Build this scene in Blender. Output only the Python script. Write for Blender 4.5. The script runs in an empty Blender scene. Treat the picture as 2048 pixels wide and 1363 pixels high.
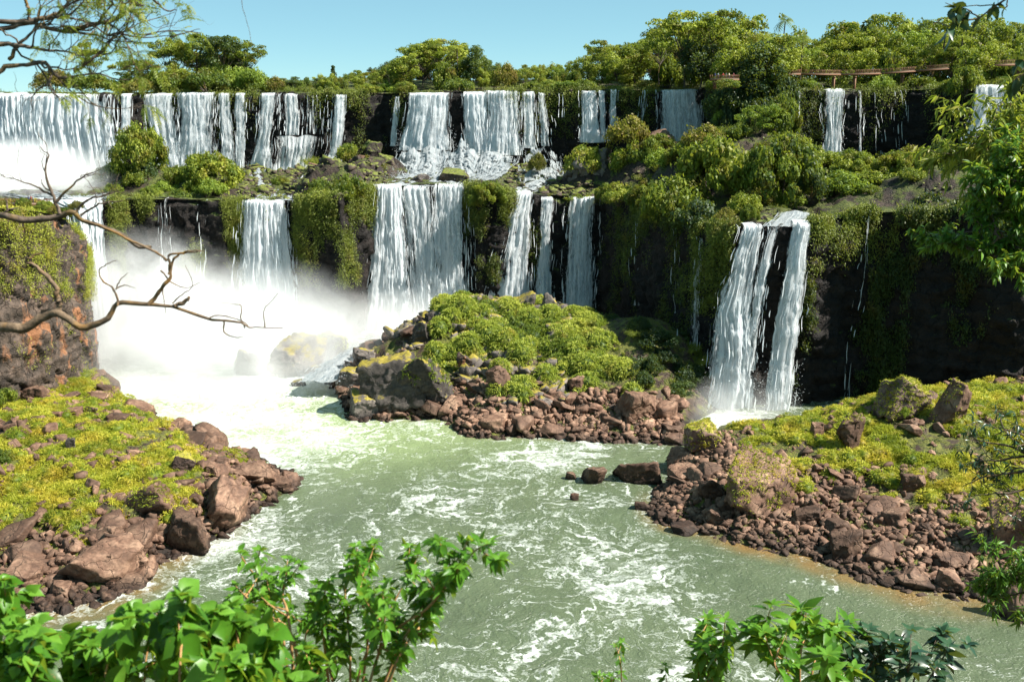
import bpy, bmesh, math, random
import numpy as np
from mathutils import Vector

R = math.radians
rng = np.random.default_rng(7)
random.seed(7)
scene = bpy.context.scene
COL = scene.collection

# ---------------------------------------------------------------- camera, sky, sun, exposure
CAMZ = 65.0
PITCH = R(13.9)
FPX = 2048 * 35.0 / 36.0
cam_data = bpy.data.cameras.new('camera')
cam_data.lens = 35.0
cam_data.sensor_width = 36.0
cam_data.sensor_fit = 'HORIZONTAL'
cam_data.clip_start = 0.1
cam_data.clip_end = 6000
cam_data.dof.use_dof = True
cam_data.dof.focus_distance = 200
cam_data.dof.aperture_fstop = 5.6
cam = bpy.data.objects.new('camera', cam_data)
cam.location = (0, 0, CAMZ)
cam.rotation_euler = (math.pi / 2 - PITCH, 0, 0)
COL.objects.link(cam)
scene.camera = cam

SUN_EL = R(48)
SUN_AZ = R(100)          # clockwise from +Y (straight ahead): to the right
TOSUN = Vector((math.sin(SUN_AZ) * math.cos(SUN_EL), math.cos(SUN_AZ) * math.cos(SUN_EL), math.sin(SUN_EL)))
world = bpy.data.worlds.new('World')
scene.world = world
world.use_nodes = True
wn = world.node_tree
bg = wn.nodes['Background']
sky = wn.nodes.new('ShaderNodeTexSky')
sky.sky_type = 'NISHITA'
sky.sun_disc = False
sky.sun_elevation = SUN_EL
sky.sun_rotation = SUN_AZ
sky.air_density = 0.5
sky.dust_density = 0.0
sky.ozone_density = 6.0
tintn = wn.nodes.new('ShaderNodeMix'); tintn.data_type = 'RGBA'; tintn.blend_type = 'MULTIPLY'
tintn.inputs[0].default_value = 1.0; tintn.inputs[7].default_value = (1.0, 1.08, .86, 1)
wn.links.new(sky.outputs[0], tintn.inputs[6])
hazen = wn.nodes.new('ShaderNodeMix'); hazen.data_type = 'RGBA'; hazen.inputs[0].default_value = .5
hazen.inputs[7].default_value = (2.5, 4.9, 5.5, 1)
wn.links.new(tintn.outputs[2], hazen.inputs[6])
wn.links.new(hazen.outputs[2], bg.inputs['Color'])
bg.inputs['Strength'].default_value = 0.06
sun_d = bpy.data.lights.new('sun', 'SUN')
sun_d.energy = 5.0
sun_d.angle = R(0.5)
sun_d.color = (1.0, 0.95, 0.86)
sun = bpy.data.objects.new('sun', sun_d)
sun.rotation_euler = TOSUN.to_track_quat('Z', 'Y').to_euler()
COL.objects.link(sun)
scene.view_settings.view_transform = 'Standard'
scene.view_settings.look = 'None'
scene.view_settings.gamma = 1
scene.view_settings.exposure = 1.36
scene.render.engine = 'CYCLES'
scene.cycles.max_bounces = 8
scene.cycles.diffuse_bounces = 3
scene.cycles.glossy_bounces = 2
scene.cycles.transmission_bounces = 3
scene.cycles.transparent_max_bounces = 10
scene.cycles.volume_bounces = 6
scene.cycles.volume_step_rate = 2.0
scene.cycles.volume_max_steps = 96

# ---------------------------------------------------------------- geometry of the view: points of the place by bearing and distance
CP, SP = math.cos(PITCH), math.sin(PITCH)
def ray(px, py):
    u = (px - 1024) / FPX; v = (681.5 - py) / FPX
    return np.array([u, CP + v * SP, -SP + v * CP])
def P(px, py, Y):
    d = ray(px, py); t = Y / d[1]
    return np.array([d[0] * t, Y, CAMZ + d[2] * t])
def PZ(px, py, z):
    d = ray(px, py); t = (z - CAMZ) / d[2]
    return np.array([d[0] * t, d[1] * t, z])
def to_px(p):
    x, y, z = p[0], p[1], p[2] - CAMZ
    w = y * CP - z * SP; v = (y * SP + z * CP) / w
    return 1024 + FPX * x / w, 681.5 - FPX * v
def mpp(Y):                     # metres per photo pixel at a distance
    return Y / FPX

# ---------------------------------------------------------------- numpy noise
def _h(ix, iy, iz, s):
    n = (ix.astype(np.int64) * 374761393 + iy.astype(np.int64) * 668265263 + iz.astype(np.int64) * 2147483647 + s * 1274126177) & 0xffffffff
    n = ((n ^ (n >> 13)) * 1274126177) & 0xffffffff
    n = ((n ^ (n >> 16)) * 2246822519) & 0xffffffff
    return ((n ^ (n >> 15)) & 0xffffff) / float(0xffffff)
def vnoise(p, s=0):
    p = np.asarray(p, float); i = np.floor(p).astype(np.int64); f = p - i
    f = f * f * (3 - 2 * f); o = 0
    for dx in (0, 1):
        wx = f[..., 0] if dx else 1 - f[..., 0]
        for dy in (0, 1):
            wy = f[..., 1] if dy else 1 - f[..., 1]
            for dz in (0, 1):
                wz = f[..., 2] if dz else 1 - f[..., 2]
                o = o + wx * wy * wz * _h(i[..., 0] + dx, i[..., 1] + dy, i[..., 2] + dz, s)
    return o * 2 - 1
def fbm(p, oct=4, s=0, gain=.5):
    a = 1; o = 0; t = 0; p = np.asarray(p, float)
    for k in range(oct):
        o = o + a * vnoise(p, s + k * 17); t += a; a *= gain; p = p * 2.03 + 3.7
    return o / t
def worley(p, s=0):             # returns F1, cell random
    p = np.asarray(p, float); i = np.floor(p).astype(np.int64)
    best = np.full(p.shape[:-1], 9.0); cr = np.zeros(p.shape[:-1])
    for dx in (-1, 0, 1):
        for dy in (-1, 0, 1):
            for dz in (-1, 0, 1):
                c = i + np.array([dx, dy, dz])
                q = np.stack([c[..., k] + _h(c[..., 0], c[..., 1], c[..., 2], s + 5 * k + 1) for k in range(3)], -1)
                d = np.linalg.norm(q - p, axis=-1)
                m = d < best
                cr = np.where(m, _h(c[..., 0], c[..., 1], c[..., 2], s + 99), cr)
                best = np.where(m, d, best)
    return best, cr
def sstep(a, b, x):
    t = np.clip((x - a) / (b - a), 0, 1); return t * t * (3 - 2 * t)
def v3(x, y, z):
    return np.stack(np.broadcast_arrays(np.asarray(x, float), np.asarray(y, float), np.asarray(z, float)), -1)
def nrm(a):
    return a / np.maximum(np.linalg.norm(a, axis=-1, keepdims=True), 1e-9)

# ---------------------------------------------------------------- mesh and object helpers
def mesh_np(name, verts, faces, mat=None, smooth=True, attrs=None):
    """faces: list of int arrays of shape (n,k)"""
    me = bpy.data.meshes.new(name)
    verts = np.asarray(verts, np.float32)
    if not isinstance(faces, (list, tuple)): faces = [faces]
    faces = [np.asarray(f, np.int32) for f in faces if len(f)]
    me.vertices.add(len(verts)); me.vertices.foreach_set('co', verts.ravel())
    tot = np.concatenate([np.full(len(f), f.shape[1], np.int32) for f in faces])
    li = np.concatenate([f.ravel() for f in faces])
    st = np.concatenate([[0], np.cumsum(tot)[:-1]]).astype(np.int32)
    me.loops.add(len(li)); me.loops.foreach_set('vertex_index', li)
    me.polygons.add(len(tot)); me.polygons.foreach_set('loop_start', st); me.polygons.foreach_set('loop_total', tot)
    if smooth: me.polygons.foreach_set('use_smooth', np.ones(len(tot), bool))
    me.update(calc_edges=True)
    for k, a in (attrs or {}).items():
        a = np.asarray(a, np.float32)
        if a.ndim == 1:
            at = me.attributes.new(k, 'FLOAT', 'POINT'); at.data.foreach_set('value', a)
        else:
            at = me.attributes.new(k, 'FLOAT_VECTOR', 'POINT'); at.data.foreach_set('vector', a.ravel())
    if mat: me.materials.append(mat)
    return me
def link(name, me, parent=None, label=None, cat=None, group=None, kind=None, loc=None):
    o = bpy.data.objects.new(name, me); COL.objects.link(o)
    if parent: o.parent = parent
    if label: o['label'] = label
    if cat: o['category'] = cat
    if group: o['group'] = group
    if kind: o['kind'] = kind
    if loc is not None: o.location = tuple(loc)
    return o
def copy_tree(o, parent=None):
    c = o.copy(); COL.objects.link(c)
    if parent: c.parent = parent
    for ch in list(o.children): copy_tree(ch, c)
    return c
def grid_faces(nu, nv):
    a = (np.arange(nu - 1)[:, None] * nv + np.arange(nv - 1)[None, :]).ravel()
    return np.stack([a, a + nv, a + nv + 1, a + 1], 1)
_ico = {}
def ico(sub):
    if sub not in _ico:
        bm = bmesh.new(); bmesh.ops.create_icosphere(bm, subdivisions=sub, radius=1)
        _ico[sub] = (np.array([v.co[:] for v in bm.verts]), np.array([[v.index for v in f.verts] for f in bm.faces])); bm.free()
    return _ico[sub]
class Soup:
    def __init__(s): s.v = []; s.f = {}; s.t = []; s.n = 0
    def add(s, v, f, t=0.5):
        v = np.asarray(v, float).reshape(-1, 3); f = np.asarray(f)
        s.v.append(v); s.f.setdefault(f.shape[1], []).append(f + s.n)
        s.t.append(np.broadcast_to(np.asarray(t, float), (len(v),)) if np.ndim(t) < 1 else np.asarray(t, float)); s.n += len(v)
    def mesh(s, name, mat, smooth=True):
        return mesh_np(name, np.concatenate(s.v), [np.concatenate(x) for x in s.f.values()], mat, smooth, {'tint': np.concatenate(s.t)})
def instance_pts(tv, tf, centers, X, Y, Z, tint):
    """place template (tv, tf) at centers with axis vectors X,Y,Z (already scaled)"""
    n = len(centers); k = len(tv)
    v = centers[:, None, :] + tv[None, :, 0:1] * X[:, None, :] + tv[None, :, 1:2] * Y[:, None, :] + tv[None, :, 2:3] * Z[:, None, :]
    f = (tf[None] + (np.arange(n) * k)[:, None, None]).reshape(-1, tf.shape[1])
    return v.reshape(-1, 3), f, np.repeat(np.broadcast_to(tint, (n,)), k)
def tube(soup, pts, rad, sides=6, tint=.5):
    pts = np.asarray(pts, float); n = len(pts)
    rad = np.broadcast_to(np.asarray(rad, float), (n,))
    d = nrm(np.gradient(pts, axis=0))
    ref = np.array([0, 0, 1.0]) if abs(d[0][2]) < .8 else np.array([1.0, 0, 0])
    a = nrm(np.cross(d, ref)); b = np.cross(d, a)
    th = np.linspace(0, 2 * math.pi, sides, endpoint=False)
    v = pts[:, None] + rad[:, None, None] * (np.cos(th)[None, :, None] * a[:, None] + np.sin(th)[None, :, None] * b[:, None])
    i = np.arange(n - 1)[:, None] * sides; j = np.arange(sides)[None]; j2 = (j + 1) % sides
    f = np.stack([(i + j).ravel(), (i + j2).ravel(), (i + sides + j2).ravel(), (i + sides + j).ravel()], 1)
    soup.add(v.reshape(-1, 3), f, tint)
def smooth_path(pts, n):
    pts = np.asarray(pts, float); m = len(pts)
    if m < 3:
        t = np.linspace(0, 1, n)[:, None]; return pts[0] * (1 - t) + pts[-1] * t
    e = np.concatenate([[2 * pts[0] - pts[1]], pts, [2 * pts[-1] - pts[-2]]])
    s = np.linspace(0, m - 1 - 1e-6, n); i = s.astype(int); f = (s - i)[:, None]
    p0, p1, p2, p3 = e[i], e[i + 1], e[i + 2], e[i + 3]
    return .5 * (2 * p1 + (p2 - p0) * f + (2 * p0 - 5 * p1 + 4 * p2 - p3) * f ** 2 + (3 * p1 - p0 - 3 * p2 + p3) * f ** 3)
def tps(pts, reg=0.02):
    pts = np.asarray(pts, float); n = len(pts); xy = pts[:, :2] / 100
    def U(r): return np.where(r > 1e-9, r * r * np.log(np.maximum(r, 1e-9)), 0)
    K = U(np.linalg.norm(xy[:, None] - xy[None], axis=2)) + reg * 1e-2 * np.eye(n)
    A = np.zeros((n + 3, n + 3)); A[:n, :n] = K; A[:n, n] = 1; A[:n, n + 1:] = xy; A[n, :n] = 1; A[n + 1:, :n] = xy.T
    w = np.linalg.solve(A, np.concatenate([pts[:, 2], [0, 0, 0]]))
    def f(x, y):
        x = np.asarray(x, float) / 100; y = np.asarray(y, float) / 100; sh = x.shape; q = np.stack([x.ravel(), y.ravel()], 1)
        out = np.empty(len(q))
        for i in range(0, len(q), 20000):
            c = q[i:i + 20000]
            out[i:i + 20000] = U(np.linalg.norm(c[:, None] - xy[None], axis=2)) @ w[:n] + w[n] + c @ w[n + 1:]
        return out.reshape(sh)
    return f

# ---------------------------------------------------------------- materials
def newmat(name):
    m = bpy.data.materials.new(name); m.use_nodes = True
    nt = m.node_tree; nt.nodes.clear()
    out = nt.nodes.new('ShaderNodeOutputMaterial')
    return m, nt, out
class N:
    """tiny node helper"""
    def __init__(s, nt): s.nt = nt
    def __call__(s, typ, ins=None, **kw):
        n = s.nt.nodes.new(typ)
        for k, v in kw.items(): setattr(n, k, v)
        for k, v in (ins or {}).items():
            if isinstance(v, bpy.types.NodeSocket): s.nt.links.new(v, n.inputs[k])
            else: n.inputs[k].default_value = v
        return n
    def pos(s): return s('ShaderNodeNewGeometry').outputs['Position']
    def nz(s, vec, scale, detail=4, rough=.55, dist=0):
        return s('ShaderNodeTexNoise', {'Vector': vec, 'Scale': scale, 'Detail': detail, 'Roughness': rough, 'Distortion': dist}).outputs['Fac']
    def mp(s, vec, sc): return s('ShaderNodeMapping', {'Vector': vec, 'Scale': sc}).outputs[0]
    def ramp(s, fac, stops):
        n = s('ShaderNodeValToRGB', {'Fac': fac}); e = n.color_ramp.elements
        while len(e) < len(stops): e.new(.5)
        for el, (p, c) in zip(e, stops):
            el.position = p; el.color = (c, c, c, 1) if not hasattr(c, '__len__') else (*c, 1)
        return n.outputs['Color']
    def mix(s, fac, a, b, typ='MIX'):
        n = s('ShaderNodeMix', data_type='RGBA', blend_type=typ)
        for k, v in ((0, fac), (6, a), (7, b)):
            if isinstance(v, bpy.types.NodeSocket): s.nt.links.new(v, n.inputs[k])
            else: n.inputs[k].default_value = v if k == 0 else (*v, 1)[:4]
        return n.outputs[2]
    def m(s, op, a, b=0.0, c=None):
        n = s('ShaderNodeMath', operation=op, use_clamp=False)
        for k, v in ((0, a), (1, b), (2, c)):
            if v is None: continue
            if isinstance(v, bpy.types.NodeSocket): s.nt.links.new(v, n.inputs[k])
            else: n.inputs[k].default_value = v
        return n.outputs[0]
    def mr(s, v, a, b, c=0., d=1.):
        return s('ShaderNodeMapRange', {'Value': v, 'From Min': a, 'From Max': b, 'To Min': c, 'To Max': d}).outputs[0]
    def attr(s, name): return s('ShaderNodeAttribute', attribute_name=name)

def foliage_mat(name, dark, mid, light, warm=(.22, .13, .02), warm_amt=.12, trans=.35, rough=.55, obj_var=.55):
    m, nt, out = newmat(name); g = N(nt)
    t = g.attr('tint').outputs['Fac']
    rnd = g('ShaderNodeObjectInfo').outputs['Random']
    t2 = g.m('ADD', t, g.m('MULTIPLY', g.m('SUBTRACT', rnd, .5), obj_var))
    col = g.ramp(t2, [(0, dark), (.5, mid), (1, light)])
    if 'near' in name or 'bank' in name:
        sp = g.nz(g.pos(), 26., 4, .6); col = g.mix(g.mr(sp, .3, .7, .5, 0), col, tuple(c * .45 for c in mid)); col = g.mix(g.mr(g.nz(g.pos(), 60., 3), .66, .7, 0, .7), col, (.2, .13, .03))
    if warm_amt > 0:
        nz = g.nz(g.pos(), .23, 3)
        col = g.mix(g.mr(nz, .6 - warm_amt * .4, .75, 0, .75), col, warm)
    p = g('ShaderNodeBsdfPrincipled', {'Base Color': col, 'Roughness': rough, 'Specular IOR Level': .3})
    tr = g('ShaderNodeBsdfTranslucent', {'Color': g.mix(.6, col, (.35, .42, .03), 'MIX')})
    mx = g('ShaderNodeMixShader', {0: trans, 1: p.outputs[0], 2: tr.outputs[0]})
    nt.links.new(mx.outputs[0], out.inputs[0]); return m
M = {}
M['leaf_far'] = foliage_mat('forest_leaf', (.045, .085, .012), (.17, .22, .022), (.38, .42, .055), warm_amt=.25)
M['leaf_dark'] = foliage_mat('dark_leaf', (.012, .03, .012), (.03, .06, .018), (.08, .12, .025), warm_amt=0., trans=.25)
M['leaf_bush'] = foliage_mat('bush_leaf', (.04, .075, .012), (.14, .19, .022), (.34, .36, .045), warm_amt=.22)
M['leaf_light'] = foliage_mat('light_leaf', (.07, .12, .02), (.18, .26, .03), (.3, .38, .06), warm_amt=0., trans=.4)
M['leaf_olive'] = foliage_mat('olive_leaf', (.06, .06, .015), (.14, .13, .025), (.26, .22, .04), warm_amt=.35)
M['leaf_near'] = foliage_mat('near_leaf', (.04, .12, .012), (.09, .26, .02), (.2, .42, .05), warm_amt=-.6, trans=.5, rough=.35, obj_var=0)
M['leaf_bank'] = foliage_mat('bank_leaf', (.03, .08, .012), (.08, .2, .02), (.18, .36, .04), warm_amt=-.6, trans=.42, rough=.4, obj_var=.1)
M['leaf_feather'] = foliage_mat('feather_leaf', (.08, .12, .015), (.17, .22, .025), (.35, .32, .05), warm_amt=-.3, trans=.45, rough=.45, obj_var=0)
M['leaf_shade'] = foliage_mat('glossy_shaded_leaf', (.012, .035, .02), (.02, .055, .03), (.04, .09, .04), warm_amt=-.6, trans=.15, rough=.3, obj_var=0)  # leaf green darkened: the shade these plants stand in is in the colour
M['grass'] = foliage_mat('grass_blades', (.09, .14, .012), (.33, .36, .03), (.58, .52, .065), warm=(.55, .36, .04), warm_amt=.3, trans=.4, obj_var=0)
M['tussock'] = foliage_mat('tussock_blades', (.05, .09, .015), (.2, .26, .03), (.46, .48, .08), warm=(.35, .24, .04), warm_amt=.08, trans=.35, obj_var=0)
M['moss'] = foliage_mat('hanging_moss', (.015, .03, .01), (.05, .075, .015), (.17, .2, .03), warm=(.16, .1, .02), warm_amt=.15, trans=.25, obj_var=0)

def bark_mat(name, a, b, moss=(.2, .12, .02), moss_amt=.5, sc=30.):
    m, nt, out = newmat(name); g = N(nt); p = g.pos()
    n1 = g.nz(g.mp(p, (1, 1, 1)), sc, 5)
    n2 = g.nz(p, sc * .2, 4)
    col = g.mix(g.mr(n1, .3, .7), a, b)
    col = g.mix(g.mr(n2, .62 - .2 * moss_amt, .66, 0, .8), col, moss)
    b_ = g('ShaderNodeBump', {'Height': n1, 'Strength': .7, 'Distance': .3 / sc})
    pb = g('ShaderNodeBsdfPrincipled', {'Base Color': col, 'Roughness': .8, 'Normal': b_.outputs[0], 'Specular IOR Level': .2})
    nt.links.new(pb.outputs[0], out.inputs[0]); return m
M['bark'] = bark_mat('bark', (.05, .035, .025), (.16, .12, .09))
M['bark_far'] = bark_mat('bark_far', (.03, .025, .02), (.12, .1, .08), sc=1.5)
M['bark_moss'] = bark_mat('mossy_bark', (.06, .04, .025), (.2, .14, .09), (.2, .1, .015), .75, 40)
M['twig'] = bark_mat('tan_twig', (.25, .13, .05), (.45, .26, .11), (.2, .18, .05), .1, 60)

def rock_mat(name, cols, moss=None, moss_amt=.5, mscale=.35, bump=.1, wet=True, scale=.35, fine=1.0):
    m, nt, out = newmat(name); g = N(nt)
    geo = g('ShaderNodeNewGeometry'); p = geo.outputs['Position']
    n1 = g.nz(p, scale, 6, .6, .4)
    n2 = g.nz(p, scale * 6, 5, .65)
    col = g.ramp(n1, [(.3, cols[0]), (.48, cols[1]), (.68, cols[2])])
    col = g.mix(g.mr(n2, .42, .7, .0, .7), col, tuple(c * .3 for c in cols[1]))
    if len(cols) > 3:
        n4 = g.nz(g.mp(p, (1, 1, .45)), .22, 5, .6, .5)
        col = g.mix(g.mr(n4, .56, .63, 0, .9), col, cols[3])
    if wet:
        z = g('ShaderNodeSeparateXYZ', {0: p}).outputs[2]
        w = g.mr(g.m('ADD', z, g.m('MULTIPLY', n2, -1.2)), -.2, 1.1, .25, 1)
        col = g.mix(1., col, g('ShaderNodeCombineColor', {0: w, 1: w, 2: w}).outputs[0], 'MULTIPLY')
    wrp = g('ShaderNodeTexNoise', {'Vector': p, 'Scale': .6, 'Detail': 4.}).outputs['Color']
    pw = g('ShaderNodeVectorMath', {0: p, 1: g('ShaderNodeVectorMath', {0: wrp, 1: (2.5, 2.5, 2.5)}, operation='MULTIPLY').outputs[0]}, operation='ADD').outputs[0]
    crack = g('ShaderNodeTexVoronoi', {'Vector': g.mp(pw, (1, 1, 1.5)), 'Scale': .26 * fine}, feature='DISTANCE_TO_EDGE').outputs['Distance']
    ck = g.mr(crack, 0, .035)
    col = g.mix(g.m('MULTIPLY', g.m('MULTIPLY', g.m('SUBTRACT', 1., ck), .75), g.mr(n1, .45, .6)), col, tuple(c * .15 for c in cols[0]))
    tn = g.attr('tint').outputs['Fac']
    rv = g.mr(g.m('ADD', g('ShaderNodeObjectInfo').outputs['Random'], tn), 0, 1.7, .35, 1.5)
    rv = g('ShaderNodeCombineColor', {0: rv, 1: rv, 2: rv}).outputs[0]
    col = g.mix(1., col, rv, 'MULTIPLY')
    h = g.m('ADD', g.m('MULTIPLY', n2, 1.), g.m('MULTIPLY', ck, .8))
    rough = .75
    if moss:
        nz = g('ShaderNodeSeparateXYZ', {0: geo.outputs['Normal']}).outputs[2]
        n3 = g.nz(p, mscale, 5, .6)
        f = g.m('ADD', nz, g.m('MULTIPLY', g.m('SUBTRACT', n3, .5), 2.6))
        f = g.mr(f, 1.05 - moss_amt, 1.3 - moss_amt)
        mc = g.mix(g.mr(g.nz(p, 1.7, 4), .35, .65), moss[0], moss[1])
        col = g.mix(f, col, mc)
    b_ = g('ShaderNodeBump', {'Height': h, 'Strength': .9, 'Distance': bump})
    pb = g('ShaderNodeBsdfPrincipled', {'Base Color': col, 'Roughness': rough, 'Normal': b_.outputs[0], 'Specular IOR Level': .3})
    nt.links.new(pb.outputs[0], out.inputs[0]); return m
GM = ((.07, .08, .015), (.2, .2, .028))
M['rock'] = rock_mat('brown_rock', [(.07, .038, .025), (.18, .1, .065), (.36, .225, .15)])
M['rock_moss'] = rock_mat('mossy_brown_rock', [(.1, .06, .05), (.2, .125, .1), (.3, .2, .16)], ((.16, .15, .02), (.3, .26, .03)), .38)
M['rock_gray'] = rock_mat('grey_rock', [(.07, .06, .055), (.15, .125, .11), (.26, .22, .19)], ((.16, .13, .02), (.28, .22, .03)), .35)
M['shore'] = rock_mat('shore_ground', [(.04, .028, .02), (.09, .058, .04), (.17, .11, .08)], ((.04, .05, .012), (.13, .13, .02)), .35, .35, bump=.35)
M['shore_low'] = rock_mat('rubble_ground', [(.03, .02, .015), (.06, .04, .03), (.1, .07, .05)])
M['terrace'] = rock_mat('terrace_rock', [(.02, .015, .012), (.055, .038, .028), (.11, .075, .055)], ((.03, .045, .01), (.09, .1, .018)), .3, .3, wet=False, bump=.4)
M['terrace_rock'] = rock_mat('terrace_boulders', [(.025, .02, .016), (.065, .047, .036), (.14, .1, .075)], ((.05, .07, .012), (.16, .17, .03)), .6, .4, wet=False)
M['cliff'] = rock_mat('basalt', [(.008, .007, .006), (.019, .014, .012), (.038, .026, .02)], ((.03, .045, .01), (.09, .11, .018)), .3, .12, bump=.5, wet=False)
M['cliff_red'] = rock_mat('red_basalt', [(.03, .024, .02), (.07, .052, .04), (.15, .105, .08), (.27, .12, .055)], ((.15, .14, .02), (.28, .24, .03)), .05, .3, bump=.3, wet=False, scale=.5)

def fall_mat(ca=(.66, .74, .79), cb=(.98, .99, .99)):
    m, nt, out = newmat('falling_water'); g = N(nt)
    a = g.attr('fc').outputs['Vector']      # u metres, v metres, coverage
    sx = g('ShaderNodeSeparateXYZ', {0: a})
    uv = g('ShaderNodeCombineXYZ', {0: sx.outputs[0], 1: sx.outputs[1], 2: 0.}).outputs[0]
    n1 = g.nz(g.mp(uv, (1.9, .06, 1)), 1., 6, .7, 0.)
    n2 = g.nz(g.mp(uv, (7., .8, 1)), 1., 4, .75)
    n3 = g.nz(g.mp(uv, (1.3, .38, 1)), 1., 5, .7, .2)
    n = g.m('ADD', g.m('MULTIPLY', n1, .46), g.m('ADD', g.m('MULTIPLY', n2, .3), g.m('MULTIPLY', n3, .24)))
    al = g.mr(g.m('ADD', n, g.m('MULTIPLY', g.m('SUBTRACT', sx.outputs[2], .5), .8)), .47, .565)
    col = g.mix(g.mr(n, .4, .6), ca, cb)  # grey-blue between the streaks is shading put into the water colour
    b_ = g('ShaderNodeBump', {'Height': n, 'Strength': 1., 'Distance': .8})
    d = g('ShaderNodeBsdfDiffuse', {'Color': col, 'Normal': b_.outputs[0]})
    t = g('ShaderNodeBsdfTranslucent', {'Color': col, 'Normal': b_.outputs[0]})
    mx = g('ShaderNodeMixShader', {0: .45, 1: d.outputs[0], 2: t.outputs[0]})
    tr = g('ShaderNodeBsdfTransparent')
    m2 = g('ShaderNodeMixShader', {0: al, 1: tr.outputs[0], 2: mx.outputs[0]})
    nt.links.new(m2.outputs[0], out.inputs[0]); return m
M['fall'] = fall_mat()
M['foam'] = fall_mat((.26, .32, .36), (.6, .62, .62))  # same water with a darkened colour, so cascades in full sun keep detail

def river_mat():
    m, nt, out = newmat('river_water'); g = N(nt); p = g.pos()
    a = g('ShaderNodeSeparateXYZ', {0: g.attr('wc').outputs['Vector']})   # foam, shallow, milky
    foam_a, shallow, milky = a.outputs
    warp = g('ShaderNodeTexNoise', {'Vector': p, 'Scale': .09, 'Detail': 5., 'Roughness': .6})
    wv = g('ShaderNodeVectorMath', {0: g('ShaderNodeVectorMath', {0: warp.outputs['Color'], 1: (.5, .5, .5)}, operation='SUBTRACT').outputs[0], 1: (22, 22, 0)}, operation='MULTIPLY').outputs[0]
    pw = g('ShaderNodeVectorMath', {0: p, 1: wv}, operation='ADD').outputs[0]
    def lines(sc, w, seed, st=(1, 1, 1), det=2.2):
        q = g('ShaderNodeMapping', {'Vector': pw, 'Scale': st, 'Location': (seed, seed * 2, seed)}).outputs[0]
        n = g.nz(q, sc, det, .5, .5)
        return g.mr(g.m('ABSOLUTE', g.m('SUBTRACT', n, .5)), 0, w, 1, 0)
    l1 = lines(.085, .028, 3., (.75, 1, 1)); l2 = lines(.2, .04, 11., (.8, 1, 1)); l3 = lines(.55, .07, 23., (.8, 1, 1), 3.)
    patch = g.nz(p, .045, 4, .55, .3)
    l = g.m('ADD', g.m('MULTIPLY', l1, .5), g.m('ADD', g.m('MULTIPLY', l2, .5), g.m('MULTIPLY', l3, .42)))
    brk = g.nz(p, .9, 6, .8)
    f = g.m('ADD', g.m('MULTIPLY', l, g.mr(brk, .36, .6, .35, 1.15)), g.m('MULTIPLY', g.m('SUBTRACT', patch, .54), 1.6))
    f = g.m('ADD', f, g.m('MULTIPLY', foam_a, 1.3))
    foam = g.mr(f, .24, 1.0)
    foam = g.m('MULTIPLY', foam, g.mr(g.nz(p, 2.4, 5, .8), .36, .5, .55, 1))
    foam = g('ShaderNodeClamp', {0: foam}).outputs[0]
    base = g.mix(g.nz(p, .05, 3), (.06, .082, .046), (.11, .138, .078))
    base = g.mix(milky, base, (.22, .28, .13))
    base = g.mix(g.m('MULTIPLY', shallow, g.mr(g.nz(p, .22, 4), .35, .6, .35, .9)), base, (.2, .11, .035))
    col = g.mix(foam, base, (.55, .58, .55))
    w1 = g.nz(g.mp(pw, (1, 1.6, 1)), .55, 4, .6, .3); w2 = g.nz(g.mp(p, (1, 1.5, 1)), 2.2, 4, .65)
    b1 = g('ShaderNodeBump', {'Height': g.m('ADD', w1, g.m('MULTIPLY', w2, .35)), 'Strength': .8, 'Distance': .5})
    pb = g('ShaderNodeBsdfPrincipled', {'Base Color': col, 'Roughness': g.mr(foam, 0, 1, .22, .8), 'Normal': b1.outputs[0], 'IOR': 1.33})
    nt.links.new(pb.outputs[0], out.inputs[0]); return m
M['river'] = river_mat()

def simple(name, col, rough=.7, metal=0.):
    m, nt, out = newmat(name); g = N(nt)
    c = g.mix(g.mr(g.nz(g.pos(), 3., 4), .3, .7), tuple(x * .7 for x in col), col)
    pb = g('ShaderNodeBsdfPrincipled', {'Base Color': c, 'Roughness': rough, 'Metallic': metal})
    nt.links.new(pb.outputs[0], out.inputs[0]); return m

def mist_mat(name, dens, sc=.06, power=1.3, aniso=.2, lo=.32, hi=.68):
    m, nt, out = newmat(name); g = N(nt)
    oc = g('ShaderNodeTexCoord').outputs['Object']
    ln = g('ShaderNodeVectorMath', {0: oc}, operation='LENGTH').outputs['Value']
    fall = g.m('POWER', g('ShaderNodeClamp', {0: g.m('SUBTRACT', 1., ln)}).outputs[0], power)
    n = g.mr(g.nz(g.mp(g.pos(), (1, 1, .8)), sc, 4, .65, .6), lo, hi)
    dn = g.m('MULTIPLY', g.m('MULTIPLY', fall, n), dens)
    v = g('ShaderNodeVolumePrincipled', {'Color': (.98, .985, .99, 1), 'Density': dn, 'Anisotropy': aniso})
    nt.links.new(v.outputs[0], out.inputs['Volume']); return m
MIST = True

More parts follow.
